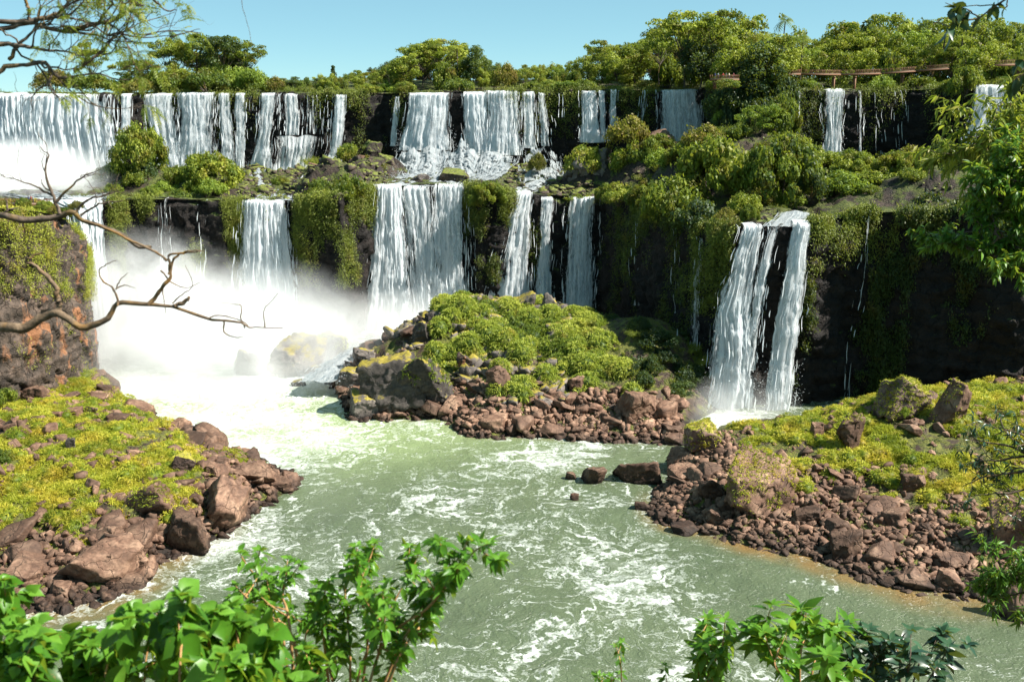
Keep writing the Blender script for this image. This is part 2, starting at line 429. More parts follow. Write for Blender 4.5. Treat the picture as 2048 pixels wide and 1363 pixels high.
# ================================================================ plan of the gorge
def curve(tab):
    tab = np.array(tab, float)
    return lambda px: (np.interp(px, tab[:, 0], tab[:, 1]), np.interp(px, tab[:, 0], tab[:, 2]))
UB = curve([(-500, 330, 188), (0, 326, 188), (230, 322, 189), (300, 328, 188), (500, 330, 187), (700, 333, 187), (770, 336, 187), (820, 329, 186),
            (920, 331, 183), (1040, 330, 181), (1110, 333, 181), (1170, 329, 181), (1300, 331, 181), (1415, 326, 180), (1445, 306, 182), (1590, 300, 182),
            (1640, 303, 182), (1800, 301, 181), (1900, 293, 178), (1950, 284, 172), (2020, 282, 170), (2300, 262, 168), (2700, 230, 168)])
LB = curve([(-500, 266, 402), (150, 264, 402), (215, 268, 400), (330, 270, 399), (480, 273, 401), (580, 275, 401), (610, 270, 397), (680, 266, 392), (735, 276, 376),
            (760, 281, 372), (930, 282, 370), (960, 276, 376), (1005, 277, 384), (1040, 282, 388), (1200, 281, 394), (1240, 268, 402), (1300, 247, 425), (1400, 222, 446),
            (1470, 211, 450), (1530, 208, 450), (1630, 207, 448), (1720, 211, 428), (1800, 209, 424), (1920, 204, 420), (2060, 198, 410), (2400, 196, 400), (2800, 190, 390)])
def plan(cv, pxs):
    Y, py = cv(pxs); return np.array([P(a, b, c) for a, b, c in zip(pxs, py, Y)])
def cliff_mesh(name, top, zbot, mat, amp=1.6, step=.55, seed=1, lean=0., cap=5., blocks=4.5):
    seg = np.linalg.norm(np.diff(top[:, :2], axis=0), axis=1); s = np.concatenate([[0], np.cumsum(seg)])
    n = int(s[-1] / step); ss = np.linspace(0, s[-1], n)
    T = np.stack([np.interp(ss, s, top[:, k]) for k in range(3)], 1)
    d = nrm(np.gradient(T[:, :2], axis=0)); nor = np.stack([d[:, 1], -d[:, 0], 0 * d[:, 0]], 1)
    k = 9
    nor = nrm(np.stack([np.convolve(np.pad(nor[:, j], k, 'edge'), np.ones(2 * k + 1) / (2 * k + 1), 'valid') for j in range(3)], 1))
    H = (T[:, 2] - zbot).max(); m = int(H / step)
    T[:, 2] += fbm(np.stack([ss * .22, ss * 0 + seed, ss * 0], 1), 4, seed) * .9 - .1
    v = np.linspace(0, 1, m)
    base = T[:, None, :] * np.ones((1, m, 1)); base[..., 2] = T[:, None, 2] * (1 - v) + zbot * v
    q = base.copy()
    w1, c1 = worley(q / np.array([blocks, blocks, blocks * 1.5]) + seed * 7.1, seed)
    w2, c2 = worley(q / np.array([1.6, 1.6, 1.9]) + seed * 3.3, seed + 3)
    disp = (c1 - .6) * amp * .9 + (c2 - .5) * amp * .45 + fbm(q * .09 + seed, 4, seed) * amp * 1.3 + fbm(q * np.array([.9, .9, .25]), 3, seed + 5) * amp * .35
    led = q[..., 2] / 3.4 + fbm(q * .05, 2, seed + 12) * 1.5; led = led - np.floor(led); disp = disp + (led - .5) * amp * .35 * (1 if seed < 3 else .6)
    disp = disp + lean * v[None] * H - sstep(.0, .06, v)[None] * .0
    disp = disp - (1 - sstep(0, .05, v))[None] * .8
    pos = base + nor[:, None] * disp[..., None]
    pos[..., 2] += (c2 - .5) * .5
    capv = np.array([1., .55, .25])
    C = T[:, None] - nor[:, None] * (cap * capv)[None, :, None] + np.array([0, 0, .3]) + nor[:, None] * (disp[:, :1] * (1 - capv[None]))[..., None]
    C[..., 2] += .3 * fbm(C * .5, 3, seed)
    allv = np.concatenate([C, pos], 1); mm = allv.shape[1]
    me = mesh_np(name, allv.reshape(-1, 3), [grid_faces(n, mm)[:, ::-1]], mat)
    return me, pos, nor
pxs = np.arange(-450, 2700, 6.)
upT = plan(UB, pxs); loT = plan(LB, pxs)
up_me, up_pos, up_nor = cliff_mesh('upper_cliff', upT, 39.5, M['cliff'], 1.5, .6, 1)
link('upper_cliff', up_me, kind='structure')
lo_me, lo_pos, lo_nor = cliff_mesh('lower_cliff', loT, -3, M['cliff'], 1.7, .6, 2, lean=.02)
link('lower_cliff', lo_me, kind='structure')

# left headland
lh = [(-400, 405, 190), (-250, 410, 184), (-60, 414, 187), (40, 420, 194), (100, 428, 201), (135, 444, 207), (158, 464, 214), (168, 480, 222), (166, 490, 232), (150, 486, 244), (100, 470, 255)]
lhT = np.array([P(*a) for a in lh]); lhT = smooth_path(lhT, 80)
lc_me, lc_pos, lc_nor = cliff_mesh('left_cliff', lhT, 1, M['cliff_red'], 1.5, .4, 3, lean=-.004, cap=1.5, blocks=2.6)
link('left_cliff', lc_me, kind='structure')
# its flat top: strip from the brink to a back line
F_ = lhT; nb = len(F_)
back = np.array([P(a, 404, 250) for a in np.linspace(-420, 70, nb)])
t_ = np.linspace(0, 1, 40)[None, :, None]
top = F_[:, None] * (1 - t_) + back[:, None] * t_
top[..., 2] += (.5 + fbm(top * .15, 4, 4) * 1.1) * np.minimum(1, 8 * t_[..., 0])
link('headland_top', mesh_np('headland_top', top.reshape(-1, 3), [grid_faces(nb, 40)[:, ::-1]], M['shore']), kind='structure')
headland_top = top

# terrace between the two tiers, plateau behind the upper one
tp = np.arange(-450, 2700, 5.); nt_ = 90
A_ = plan(LB, tp); B_ = plan(UB, tp); B_[:, 2] = 42.0
B_[:, 1] += 1.5
tt = np.linspace(0, 1, nt_)[None, :, None]
A2 = A_.copy(); A2[:, 1] += 1.0
ter = A2[:, None] * (1 - tt) + B_[:, None] * tt
bump = np.zeros(ter.shape[:2])
def hill(px, Y, h, rx, ry):
    c = P(px, 300, Y); d = ((ter[..., 0] - c[0]) / rx) ** 2 + ((ter[..., 1] - Y) / ry) ** 2
    return h * np.exp(-d)
for a in [(1180, 297, 8, 7, 7), (1290, 290, 12, 9, 9), (1420, 262, 9, 14, 16), (1540, 262, 12, 13, 17), (1350, 262, 4, 9, 12), (690, 285, 5, 8, 10), (280, 292, 6, 9, 8), (420, 288, 4, 10, 8),
          (1700, 245, 1.5, 14, 12), (1800, 245, 2, 14, 12), (1950, 225, 9, 20, 18), (1600, 240, 2, 10, 10), (735, 306, 6, 7, 9), (640, 285, 4, 6, 8), (790, 308, 4, 4, 5), (1900, 260, 6, 18, 16)]:
    bump += hill(*a)
bump += fbm(ter * .12, 4, 9) * 1.6 + (worley(ter / 3.2, 5)[1] - .5) * 1.3
ter[..., 2] += bump * np.clip(8 * tt[..., 0], 0, 1)
link('rock_terrace', mesh_np('rock_terrace', ter.reshape(-1, 3), [grid_faces(len(tp), nt_)[:, ::-1]], M['terrace']), kind='structure')
def ter_z(x, y):
    d = (ter[..., 0] - x) ** 2 + (ter[..., 1] - y) ** 2
    return ter.reshape(-1, 3)[np.argmin(d)][2]
tp2 = np.arange(-450, 2700, 15.); K = np.array([0, 2, 5, 10, 20, 40, 80, 200, 600, 1600, 3500.])
Bu = plan(UB, tp2); Bu[:, 1] += 1.5
pl = Bu[:, None, :] + np.zeros((1, len(K), 1)); pl[..., 1] += K[None]
sp = Bu[:, 0:1] * (1 + K[None] / 320.); pl[..., 0] = sp
pl[..., 2] = 65.6 + (Bu[:, 2:3] - 65.6) * np.exp(-K[None] / 8) + fbm(pl * .08, 3, 3) * .5 * (K[None] > 1) + sstep(8, 40, K[None]) * 4.5 * sstep(250, 620, tp2)[:, None]
link('plateau', mesh_np('plateau', pl.reshape(-1, 3), [grid_faces(len(tp2), len(K))[:, ::-1]], M['terrace']), kind='structure')

# ---------------------------------------------------------------- three shores as height fields
def PT(px, py, a, z=False):     # control point by distance or by height
    return PZ(px, py, a) if z else P(px, py, a)
def shore_field(ctrl):
    return tps(np.array(ctrl), .05)
left_ctrl = [PZ(a, b, 0) for a, b in [(-150, 1260), (0, 1215), (60, 1205), (150, 1205), (270, 1165), (310, 1120), (430, 1075), (480, 1040), (530, 1005), (585, 965)]] + \
    [PZ(a, b, z) for a, b, z in [(100, 900, 8), (200, 950, 7), (300, 970, 6.3), (50, 1000, 6), (200, 1050, 4.3), (50, 1100, 3), (350, 1040, 3.3), (400, 990, 4.6), (250, 1110, 1.6),
                                 (470, 940, 3.6), (500, 980, 2.), (560, 955, .6), (-150, 900, 9), (-200, 1050, 6), (330, 866, 6), (400, 908, 4.6), (190, 820, 6.2), (100, 790, 5.5), (0, 790, 6), (-200, 790, 6), (120, 1150, 1.2), (430, 1020, 2.6), (150, 850, 8.2)]] + \
    [np.array(PZ(a, b, -3)) + np.array(d) for a, b, d in [(660, 960, (4, 6, 0)), (600, 1060, (6, -2, 0)), (500, 1130, (6, -4, 0)), (380, 1200, (4, -6, 0)), (200, 1290, (0, -6, 0)), (0, 1320, (0, -8, 0))]] + \
    [(-90, 205, 5), (-100, 220, 8), (-15, 178, -4), (-20, 195, -6), (-86, 235, -2)] + [PZ(a, b, -3.5) for a, b in [(215, 783), (300, 818), (380, 845), (450, 872), (520, 905), (600, 935), (330, 770), (500, 800)]]
isl_ctrl = [PZ(a, b, 0) for a, b in [(660, 765), (685, 800), (700, 835), (770, 838), (880, 836), (950, 870), (1060, 872), (1180, 877), (1300, 882), (1372, 884)]] + \
    [P(*a) for a in [(800, 662, 228), (920, 612, 232), (1010, 645, 226), (1070, 608, 236), (1150, 622, 237), (1230, 655, 234), (1310, 640, 230), (900, 700, 214), (1050, 710, 211), (1150, 720, 209),
                     (850, 770, 203), (1050, 790, 196), (1200, 800, 194), (1290, 800, 194), (1350, 770, 202), (1390, 700, 216), (740, 715, 221), (960, 830, 191), (800, 740, 211), (700, 760, 218)]] + \
    [(x, y, -3) for x, y in [(-45, 225), (-40, 205), (-30, 190), (-10, 178), (10, 174), (30, 174), (-40, 245), (-20, 262), (10, 262), (34, 250), (42, 180)]] + [(37, 189, -1), (44, 200, -1), (44, 216, 4)]
right_ctrl = [PZ(a, b, 0) for a, b in [(1380, 905), (1345, 960), (1305, 1005), (1330, 1045), (1400, 1058), (1500, 1088), (1640, 1115), (1700, 1143), (1800, 1168), (1900, 1183), (2000, 1195), (2100, 1215)]] + \
    [PZ(a, b, z) for a, b, z in [(1410, 868, 4.5), (1500, 862, 5.6), (1600, 852, 6.8), (1720, 838, 8.4), (1820, 795, 11), (1900, 815, 11), (1960, 825, 10.5), (2060, 840, 10.5), (2200, 850, 11), (1400, 950, 3.2), (1450, 990, 2.8),
                                 (1550, 920, 5), (1600, 980, 3.5), (1750, 920, 6), (1900, 920, 7), (2040, 930, 7.5), (1700, 1040, 2.2), (1850, 1070, 2.4), (1990, 1100, 2.6), (1950, 1000, 4.8), (2150, 1000, 6), (2150, 1120, 3), (1500, 1050, 1.2)]] + \
    [(x, y, z) for x, y, z in [(40, 200, -2), (55, 198, -1), (70, 198, 2), (90, 190, 8), (30, 186, -3), (22, 165, -3), (18, 150, -3), (25, 138, -3), (40, 125, -3), (55, 112, -3), (75, 105, -4)]]
hL, hI, hR = shore_field(left_ctrl), shore_field(isl_ctrl), shore_field(right_ctrl)
def rough(x, y, s):
    q = v3(x, y, 0)
    w, c = worley(q / np.array([2.6, 2.6, 1]), s)
    return fbm(q * .14, 4, s) * 1.3 + (c - .5) * 1.1 + fbm(q * .9, 3, s + 2) * .35
fields = {}
def shore(name, h, x0, x1, y0, y1, seed, mat, step=.5):
    xs = np.arange(x0, x1, step); ys = np.arange(y0, y1, step)
    X, Y = np.meshgrid(xs, ys, indexing='ij'); Z = h(X, Y)
    Z = Z + rough(X, Y, seed) * sstep(-1, 2.5, Z) * .8
    Z = np.maximum(Z, -3.5)
    fields[name] = (x0, y0, step, Z)
    keep = (Z > -3.4)
    f = grid_faces(len(xs), len(ys)); kf = keep.ravel()[f].any(1)
    link(name, mesh_np(name, v3(X, Y, Z).reshape(-1, 3), [f[kf]], mat), kind='structure')
def fz(name, x, y):
    x0, y0, st, Z = fields[name]
    i = np.clip(((np.asarray(x) - x0) / st).astype(int), 0, Z.shape[0] - 2); j = np.clip(((np.asarray(y) - y0) / st).astype(int), 0, Z.shape[1] - 2)
    fx = np.clip((np.asarray(x) - x0) / st - i, 0, 1); fy = np.clip((np.asarray(y) - y0) / st - j, 0, 1)
    return Z[i, j] * (1 - fx) * (1 - fy) + Z[i + 1, j] * fx * (1 - fy) + Z[i, j + 1] * (1 - fx) * fy + Z[i + 1, j + 1] * fx * fy
shore('left_shore', hL, -110, -22, 108, 216, 21, M['shore'])
shore('middle_shore', hI, -46, 50, 178, 262, 22, M['shore'])
shore('right_shore', hR, 18, 130, 112, 205, 23, M['shore'])

# ---------------------------------------------------------------- river
xs = np.arange(-150, 150, .6); ys = np.arange(40, 285, .6)
X, Y = np.meshgrid(xs, ys, indexing='ij')
def G(px, py, rx, ry, a=1.):
    c = PZ(px, py, 0); return a * np.exp(-((X - c[0]) / rx) ** 2 - ((Y - c[1]) / ry) ** 2)
foam = G(290, 770, 30, 25, .6) + G(560, 775, 26, 12, .3) + G(560, 850, 30, 16, .32) + G(420, 900, 16, 10, .3) + G(1450, 850, 8, 8, .8) + G(640, 740, 14, 10, 1.1) + G(1180, 1150, 18, 14, .15) + G(1450, 1290, 14, 9, .34) + G(350, 1170, 14, 8, .22) + G(480, 1080, 8, 6, .25) \
    + G(1080, 920, 12, 8, .14) + G(600, 1000, 10, 16, .12) - G(1850, 1250, 25, 12, .5) - G(1620, 1180, 14, 10, .2) + G(300, 900, 20, 16, .3)
milky = G(400, 815, 60, 28, 1.) + G(750, 880, 34, 16, .5)
dL = np.where((X < -22) & (X > -110), hL(X, Y), -9); dR = np.where((X > 18) & (X < 130) & (Y < 190), hR(X, Y), -9); dI = np.where((X < 50) & (X > -46) & (Y > 172), hI(X, Y), -9)
shal = np.maximum(sstep(-2.6, -.2, dR) * sstep(165, 135, Y), sstep(-2.2, -.2, dL) * sstep(150, 128, Y)) * .95
shal = np.maximum(shal, sstep(-1.2, 0, dI) * .3)
nearshore = np.maximum(np.maximum(sstep(-1.3, .1, dL), sstep(-1.0, .1, dI)), sstep(-.8, .1, dR) * .7)
foam = foam + nearshore * .16 * (1 + fbm(v3(X, Y, 0) * .25, 3, 3))
wc = np.stack([np.clip(foam, -.6, 1.5), np.clip(shal, 0, 1), np.clip(milky, 0, 1)], -1)
q = v3(X, Y, 0)
Zw = fbm(q * .12, 4, 41) * .45 + fbm(q * np.array([.5, .7, 1]), 3, 42) * .16 + np.clip(foam, 0, 1) * fbm(q * .35, 3, 43) * .5
link('river', mesh_np('river', v3(X, Y, Zw).reshape(-1, 3), [grid_faces(len(xs), len(ys))], M['river'], True, {'wc': wc.reshape(-1, 3)}), kind='structure')
# river bed and land to the horizon
link('ground', mesh_np('ground', [(-4000, -500, -4), (4000, -500, -4), (4000, 4000, -4), (-4000, 4000, -4)], [np.array([[0, 1, 2, 3]])], M['shore_low']), kind='structure')

# ================================================================ waterfalls
def fall(label, rows, tier=None, off=1.0, cov=.5, dens=1.0, name='waterfall', lean=1.5, lip=True, spray=0., group=None, thick=.9, cat='waterfall', seed=None, edge=.55, billow=None):
    """rows: (left bearing, right bearing, height bearing[, distance]) from the brink down"""
    sd = int(abs(rows[0][0]) * 7 + rows[0][2]) if seed is None else seed
    r = np.random.default_rng(sd)
    ctl = []
    H0, H1 = rows[0][2], rows[-1][2]
    bl = (1. if cat in ('cascade', 'rapids') else (.1 if cov >= .6 else 0.)) if billow is None else billow
    if L_SMALL and cat == 'rapids': bl = .45
    for a in rows:
        if len(a) > 3: Yd = a[3]
        else: Yd = float(tier((rows[0][0] + rows[0][1]) / 2)[0]) - off - lean * ((a[2] - H0) / max(1, H1 - H0)) ** .7
        ctl.append(np.concatenate([P(a[0], a[2], Yd), P(a[1], a[2], Yd)]))
    ctl = np.array(ctl)
    if tier is not None: wd_ = (ctl[:, 3:] - ctl[:, :3]) * .09 + np.array([.22, 0, 0]); ctl[:, :3] -= wd_; ctl[:, 3:] += wd_
    if lip:
        b = ctl[0].copy(); b[[1, 4]] += 3.2; b[[2, 5]] += .35; c = ctl[0].copy(); c[[1, 4]] += .9; c[[2, 5]] += .25; ctl[0][[2, 5]] -= .25
        ctl = np.concatenate([[b, c], ctl])
    segl = np.linalg.norm(np.diff((ctl[:, :3] + ctl[:, 3:]) / 2, axis=0), axis=1); Lc = np.concatenate([[0], np.cumsum(segl)]); L = Lc[-1]
    nv = max(6, int(L / .45)); vv = np.linspace(0, L, nv)
    fine = np.stack([np.interp(vv, Lc, ctl[:, k]) for k in range(6)], 1)
    W = np.linalg.norm(fine[:, 3:] - fine[:, :3], axis=1).mean(); nu = max(4, int(W / .28) + 1)
    uu = np.linspace(0, 1, nu)
    # ragged outline
    rag = fbm(np.stack([vv * .22, vv * 0 + sd, vv * 0], 1), 4, sd, .7) * .6 * np.minimum(1, vv / 9 + .1); rag2 = fbm(np.stack([vv * .22, vv * 0 + sd + 9, vv * 0], 1), 4, sd, .7) * .6 * np.minimum(1, vv / 9 + .1)
    fine[:, 0] += rag; fine[:, 3] += rag2
    S = Soup(); fcs = []
    def layer(yo, c0, ph):
        p = fine[:, None, :3] * (1 - uu[None, :, None]) + fine[:, None, 3:] * uu[None, :, None]
        um = uu[None] * W + fine[:, :1] * 0 + 100 * ph + sd; vm = vv[:, None] + 0 * uu[None]
        q = np.stack([um * .8, vm * .07, 0 * um + sd], -1)
        d = fbm(q * np.array([2., 1, 1]), 4, sd + ph) * thick * .8 + fbm(np.stack([um * .5, vm * .45, 0 * um], -1), 3, sd + 3) * .22 * np.minimum(1, vm / 4)
        d += thick * (1 - (2 * uu[None] - 1) ** 2) * .7
        top_n = fbm(np.stack([uu * W * .35, uu * 0 + sd, uu * 0], -1), 3, sd + 21)
        if bl:
            q3 = np.stack([um * .32, vm * .42, 0 * um + ph], -1); b1 = fbm(q3, 4, sd + 31, .6)
            d += b1 * bl * 2.6; p[..., 2] += (top_n[None] * 3.2 + b1 * 1.2) * bl * (1 - vm / L * .6)
        else: p[..., 2] += top_n[None] * .7 * np.exp(-vm / 4)
        p[..., 1] -= (d + yo) * np.minimum(1, .15 + vm / 4)
        e = np.minimum(uu, 1 - uu)[None] * W
        c = c0 + .1 - edge * np.exp(-e / (.1 * W + .45)) + 0 * vm
        c = c + .25 * sstep(.55, 1., vm / L) * (spray > 0)
        if bl: c = c + min(1, bl * 2.2) * (fbm(np.stack([um * .4, vm * (.3 if bl > .3 else .08), 0 * um + 7], -1), 3, sd + 41) * .8 - .5 * sstep(.12, 0., vm / L))
        S.add(p.reshape(-1, 3), grid_faces(nv, nu)); fcs.append(np.stack([um, vm, c], -1).reshape(-1, 3))
    layer(0, cov, 0)
    if W > 2.2: layer(.7, cov - .22, 1)
    # streaks of falling drops
    ns = int(dens * W * L * .3) + 6
    u0 = r.random(ns); u0 = np.where(r.random(ns) < .6, np.clip(np.round(u0 * W / 1.1) / max(1, W / 1.1) + r.normal(0, .012, ns), 0, 1), u0)
    ex = r.random(ns) < .16; u0 = np.where(ex, np.where(r.random(ns) < .5, -1, 1) * (.5 + r.exponential(.35, ns) / max(W, 1.5)) + .5, u0)
    v0 = r.random(ns) ** .8 * L * .95; ln = r.uniform(1., 5., ns) * np.minimum(1, L / 8)
    k = 6; ts = np.linspace(0, 1, k)[None]
    vs = np.clip(v0[:, None] + ln[:, None] * ts, 0, L * 1.01)
    uj = u0[:, None] + fbm(np.stack([vs * .4, u0[:, None] * 40 + 0 * vs, 0 * vs], -1), 2, sd + 8) * .14 / max(W, 2.)
    base = np.stack([np.interp(vs, vv, fine[:, j]) for j in range(6)], -1)
    pc = base[..., :3] * (1 - uj[..., None]) + base[..., 3:] * uj[..., None]
    out = (r.random(ns)[:, None] * 1.2 + .25) * np.minimum(1, vs / 5) * thick * 1.1
    pc[..., 1] -= out + thick * .5
    wd = (r.uniform(.025, .09, ns)[:, None] * (1 + vs / L)) * np.sin(np.pi * np.clip(ts * .94 + .03, 0, 1)) ** .6
    an = r.uniform(-1.2, 1.2, ns)[:, None]
    off_ = np.stack([np.cos(an) * wd, np.sin(an) * wd, 0 * wd], -1)
    sv = np.stack([pc - off_, pc + off_], 2).reshape(-1, 3)
    i = (np.arange(ns)[:, None] * k + np.arange(k - 1)[None]).ravel() * 2
    S.add(sv, np.stack([i, i + 1, i + 3, i + 2], 1))
    fcs.append(np.stack([np.repeat(u0, 2 * k) * W, np.repeat(vs.ravel(), 2), np.full(len(sv), 1.2)], -1))
    # spray blobs at the foot and along the edges
    nb_ = int(W * L * .16 * dens + spray * 150)
    if nb_:
        fr = int(spray * 150 / max(1, (spray * 150 + W * L * .16)) * nb_)
        vb = np.where(np.arange(nb_) < fr, L * (1 - r.random(nb_) ** 2 * .3), r.random(nb_) ** .6 * L); ub = np.where(r.random(nb_) < .5, r.random(nb_), (r.random(nb_) < .5) * 1. + r.normal(0, .025, nb_))
        b6 = np.stack([np.interp(vb, vv, fine[:, j]) for j in range(6)], -1)
        pc = b6[:, :3] * (1 - ub[:, None]) + b6[:, 3:] * ub[:, None]
        pc += r.normal(0, .25, (nb_, 3)) * (1 + spray * (np.arange(nb_) < fr)[:, None]); pc[:, 1] -= .8 * thick
        a = nrm(r.normal(size=(nb_, 3))) * r.uniform(.04, .14, (nb_, 1)); b = nrm(np.cross(a, r.normal(size=(nb_, 3)))) * r.uniform(.05, .16, (nb_, 1))
        sv = np.stack([pc - a, pc - b, pc + a, pc + b], 1).reshape(-1, 3)
        S.add(sv, np.arange(nb_ * 4).reshape(-1, 4)); fcs.append(np.tile([[0, 0, 1.3]], (len(sv), 1)))
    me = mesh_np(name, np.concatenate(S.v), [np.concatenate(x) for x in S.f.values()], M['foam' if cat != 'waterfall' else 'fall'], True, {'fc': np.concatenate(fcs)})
    return link(name, me, label=label, cat=cat, group=group)

L_SMALL = True
U, L_ = UB, LB
# upper tier, left to right
fall('huge thick white waterfall pouring over the far left end of the upper brink', [(-260, 56, 188), (-270, 62, 260), (-280, 90, 400)], U, cov=1.0, dens=1.5, spray=6, thick=2.4, lean=6)
fall('broad grey-white curtain waterfall right beside the thick far left fall', [(52, 216, 190), (50, 218, 250), (60, 232, 320), (80, 245, 385)], U, cov=.8, dens=1.3, spray=6, thick=1.2, lean=3)
fall('thin trickling waterfall just right of the broad left curtain', [(219, 240, 191), (219, 240, 292)], U, cov=.3, thick=.4)
fall('narrow white waterfall straight above the left mushroom-shaped mound', [(243, 262, 190), (243, 262, 240), (240, 264, 300)], U, cov=.72, thick=.6)
fall('white waterfall flaring out behind the right side of the mushroom-shaped mound', [(291, 346, 189), (294, 350, 240), (308, 360, 300), (318, 365, 345)], U, cov=.68, thick=.9, spray=2)
fall('triple-streamed white waterfall with mossy rock showing through near its foot', [(352, 425, 187), (356, 424, 240), (350, 425, 300), (345, 420, 342)], U, cov=.66, spray=2)
fall('white waterfall behind the top of the round bush mound, left stream of a close pair', [(437, 462, 188), (438, 466, 260), (440, 470, 330)], U, cov=.62, thick=.7)
fall('slim white waterfall, right stream of the close pair beside bare dark rock', [(472, 489, 188), (472, 490, 260), (470, 492, 345)], U, cov=.68, thick=.7)
fall('white waterfall ending in the stepped mossy rapids at the left centre', [(518, 554, 188), (518, 545, 235), (515, 540, 290), (500, 540, 345)], U, cov=.66, thick=.8, spray=2)
fall('short white waterfall dropping onto a flat rock step', [(566, 598, 189), (568, 604, 230), (568, 600, 270)], U, cov=.55, thick=.7)
fall('veil of thin parallel water threads over dark rock', [(600, 652, 192), (600, 650, 268)], U, cov=.36, thick=.4)
fall('lower stepped waterfall running over a mossy bulge beneath the flat rock step', [(545, 645, 272), (550, 640, 300), (545, 628, 352)], U, off=3.5, cov=.5, thick=1.2, lip=False, spray=1)
fall('slender white waterfall that narrows at the brink and slides left at its foot', [(670, 691, 190), (668, 688, 250), (662, 682, 295), (648, 672, 335)], U, cov=.72, thick=.7)
fall('isolated thin waterfall between two stretches of black cliff', [(789, 797, 194), (784, 796, 240), (779, 793, 292)], U, cov=.62, thick=.5)
fall('wide white waterfall above the big central splash, left of the centre pair', [(821, 894, 187), (818, 894, 235), (808, 892, 300)], U, cov=.72, spray=3)
fall('bright white waterfall, left half of the widest central pair', [(928, 970, 186), (930, 973, 235), (938, 978, 310)], U, cov=.74, spray=3)
fall('bright white waterfall, right half of the widest central pair', [(975, 1032, 183), (975, 1034, 235), (970, 1035, 310)], U, cov=.7, spray=3)
fall('narrow white waterfall right beside the widest central pair', [(1044, 1068, 185), (1046, 1070, 240), (1046, 1074, 296)], U, cov=.62, thick=.7)
fall('thin two-threaded waterfall ending on mossy steps', [(1074, 1092, 186), (1076, 1098, 240), (1080, 1102, 292)], U, cov=.55, thick=.6)
fall('faint water thread on dark cliff between centre and right falls', [(1120, 1126, 186), (1119, 1126, 235)], U, cov=.35, thick=.3)
fall('waterfall left of a cluster of three above the mossy dome rock', [(1163, 1192, 183), (1163, 1195, 235), (1165, 1200, 285)], U, cov=.7, thick=.9, spray=1)
fall('thin middle waterfall in the cluster above the mossy dome rock', [(1197, 1208, 183), (1199, 1212, 235), (1200, 1216, 284)], U, cov=.62, thick=.6)
fall('waterfall right of a cluster of three above the mossy dome rock', [(1219, 1236, 181), (1218, 1235, 235), (1213, 1230, 282)], U, cov=.66, thick=.7)
fall('very thin waterfall reaching the tip of the brownish bush', [(1286, 1293, 182), (1282, 1292, 222), (1278, 1288, 256)], U, cov=.55, thick=.4)
fall('wide clean white waterfall left of the big dark tree', [(1321, 1404, 181), (1320, 1406, 235), (1324, 1408, 290), (1335, 1402, 325)], U, cov=.7, spray=4)
fall('hair-thin waterfall at the left edge of the shaded bay', [(1594, 1601, 183), (1593, 1600, 225), (1592, 1598, 268)], U, cov=.6, thick=.35)
fall('two-stream waterfall in the shaded bay below the footbridge', [(1648, 1692, 182), (1645, 1688, 220), (1652, 1682, 260), (1650, 1680, 306)], U, cov=.58, thick=.9, spray=1)
fall('single thin waterfall in the middle of the shaded bay', [(1716, 1724, 183), (1716, 1724, 240), (1715, 1725, 305)], U, cov=.55, thick=.4)
fall('faint curved waterfall in the shaded bay, broadening at its foot', [(1750, 1754, 184), (1751, 1757, 250), (1754, 1764, 335)], U, cov=.4, thick=.4)
fall('pair of faint parallel water threads at the right of the shaded bay', [(1792, 1808, 182), (1790, 1810, 250), (1793, 1812, 345)], U, cov=.32, thick=.4)
fall('far right waterfall half hidden by bright green branches', [(1950, 2010, 171), (1944, 2012, 220), (1932, 1996, 260), (1925, 1960, 300)], U, cov=.68, thick=.9)
fall('thin veil of water filling the gap between the flaring and the triple-streamed falls', [(346, 356, 189), (348, 356, 250), (350, 358, 320)], U, cov=.4, thick=.4)
fall('narrow strip of water hugging the right side of the triple-streamed fall', [(424, 434, 190), (424, 436, 250), (424, 438, 320)], U, cov=.42, thick=.4)
fall('faint threads between the close pair and the fall above the stepped rapids', [(496, 512, 194), (496, 512, 260)], U, cov=.24, thick=.3, dens=.6)
fall('narrow strip of water joining the flat-step fall on its left', [(555, 565, 190), (553, 564, 268)], U, cov=.45, thick=.4)
fall('sparse water threads left of the slender narrowing fall', [(652, 666, 196), (650, 664, 300)], U, cov=.25, thick=.3, dens=.6)
fall('thin streak between the widest central pair and the narrow fall on its right', [(1034, 1043, 186), (1035, 1044, 300)], U, cov=.4, thick=.4)
fall('far left strip of water on dark rock next to the thin trickling one', [(262, 272, 195), (262, 272, 260)], U, cov=.26, thick=.3, dens=.6)
# splashes and rapids on the terrace
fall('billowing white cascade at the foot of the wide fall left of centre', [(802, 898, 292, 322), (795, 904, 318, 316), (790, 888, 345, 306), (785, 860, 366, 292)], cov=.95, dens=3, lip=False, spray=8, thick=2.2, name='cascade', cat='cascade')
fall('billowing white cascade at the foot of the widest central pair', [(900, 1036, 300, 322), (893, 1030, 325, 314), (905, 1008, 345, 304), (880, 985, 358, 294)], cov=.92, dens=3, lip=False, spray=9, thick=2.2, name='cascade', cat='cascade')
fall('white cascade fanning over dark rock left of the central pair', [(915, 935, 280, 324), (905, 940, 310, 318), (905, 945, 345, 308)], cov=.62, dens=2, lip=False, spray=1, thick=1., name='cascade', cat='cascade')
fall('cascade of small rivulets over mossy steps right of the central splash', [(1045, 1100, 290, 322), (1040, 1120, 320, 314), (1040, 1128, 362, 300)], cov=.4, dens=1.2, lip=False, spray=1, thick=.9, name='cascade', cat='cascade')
fall('thin cascade on the brown stepped rock, rightmost of the central rivulets', [(1098, 1118, 300, 321), (1095, 1125, 330, 313), (1090, 1125, 365, 301)], cov=.42, dens=1, lip=False, thick=.6, name='cascade', cat='cascade')
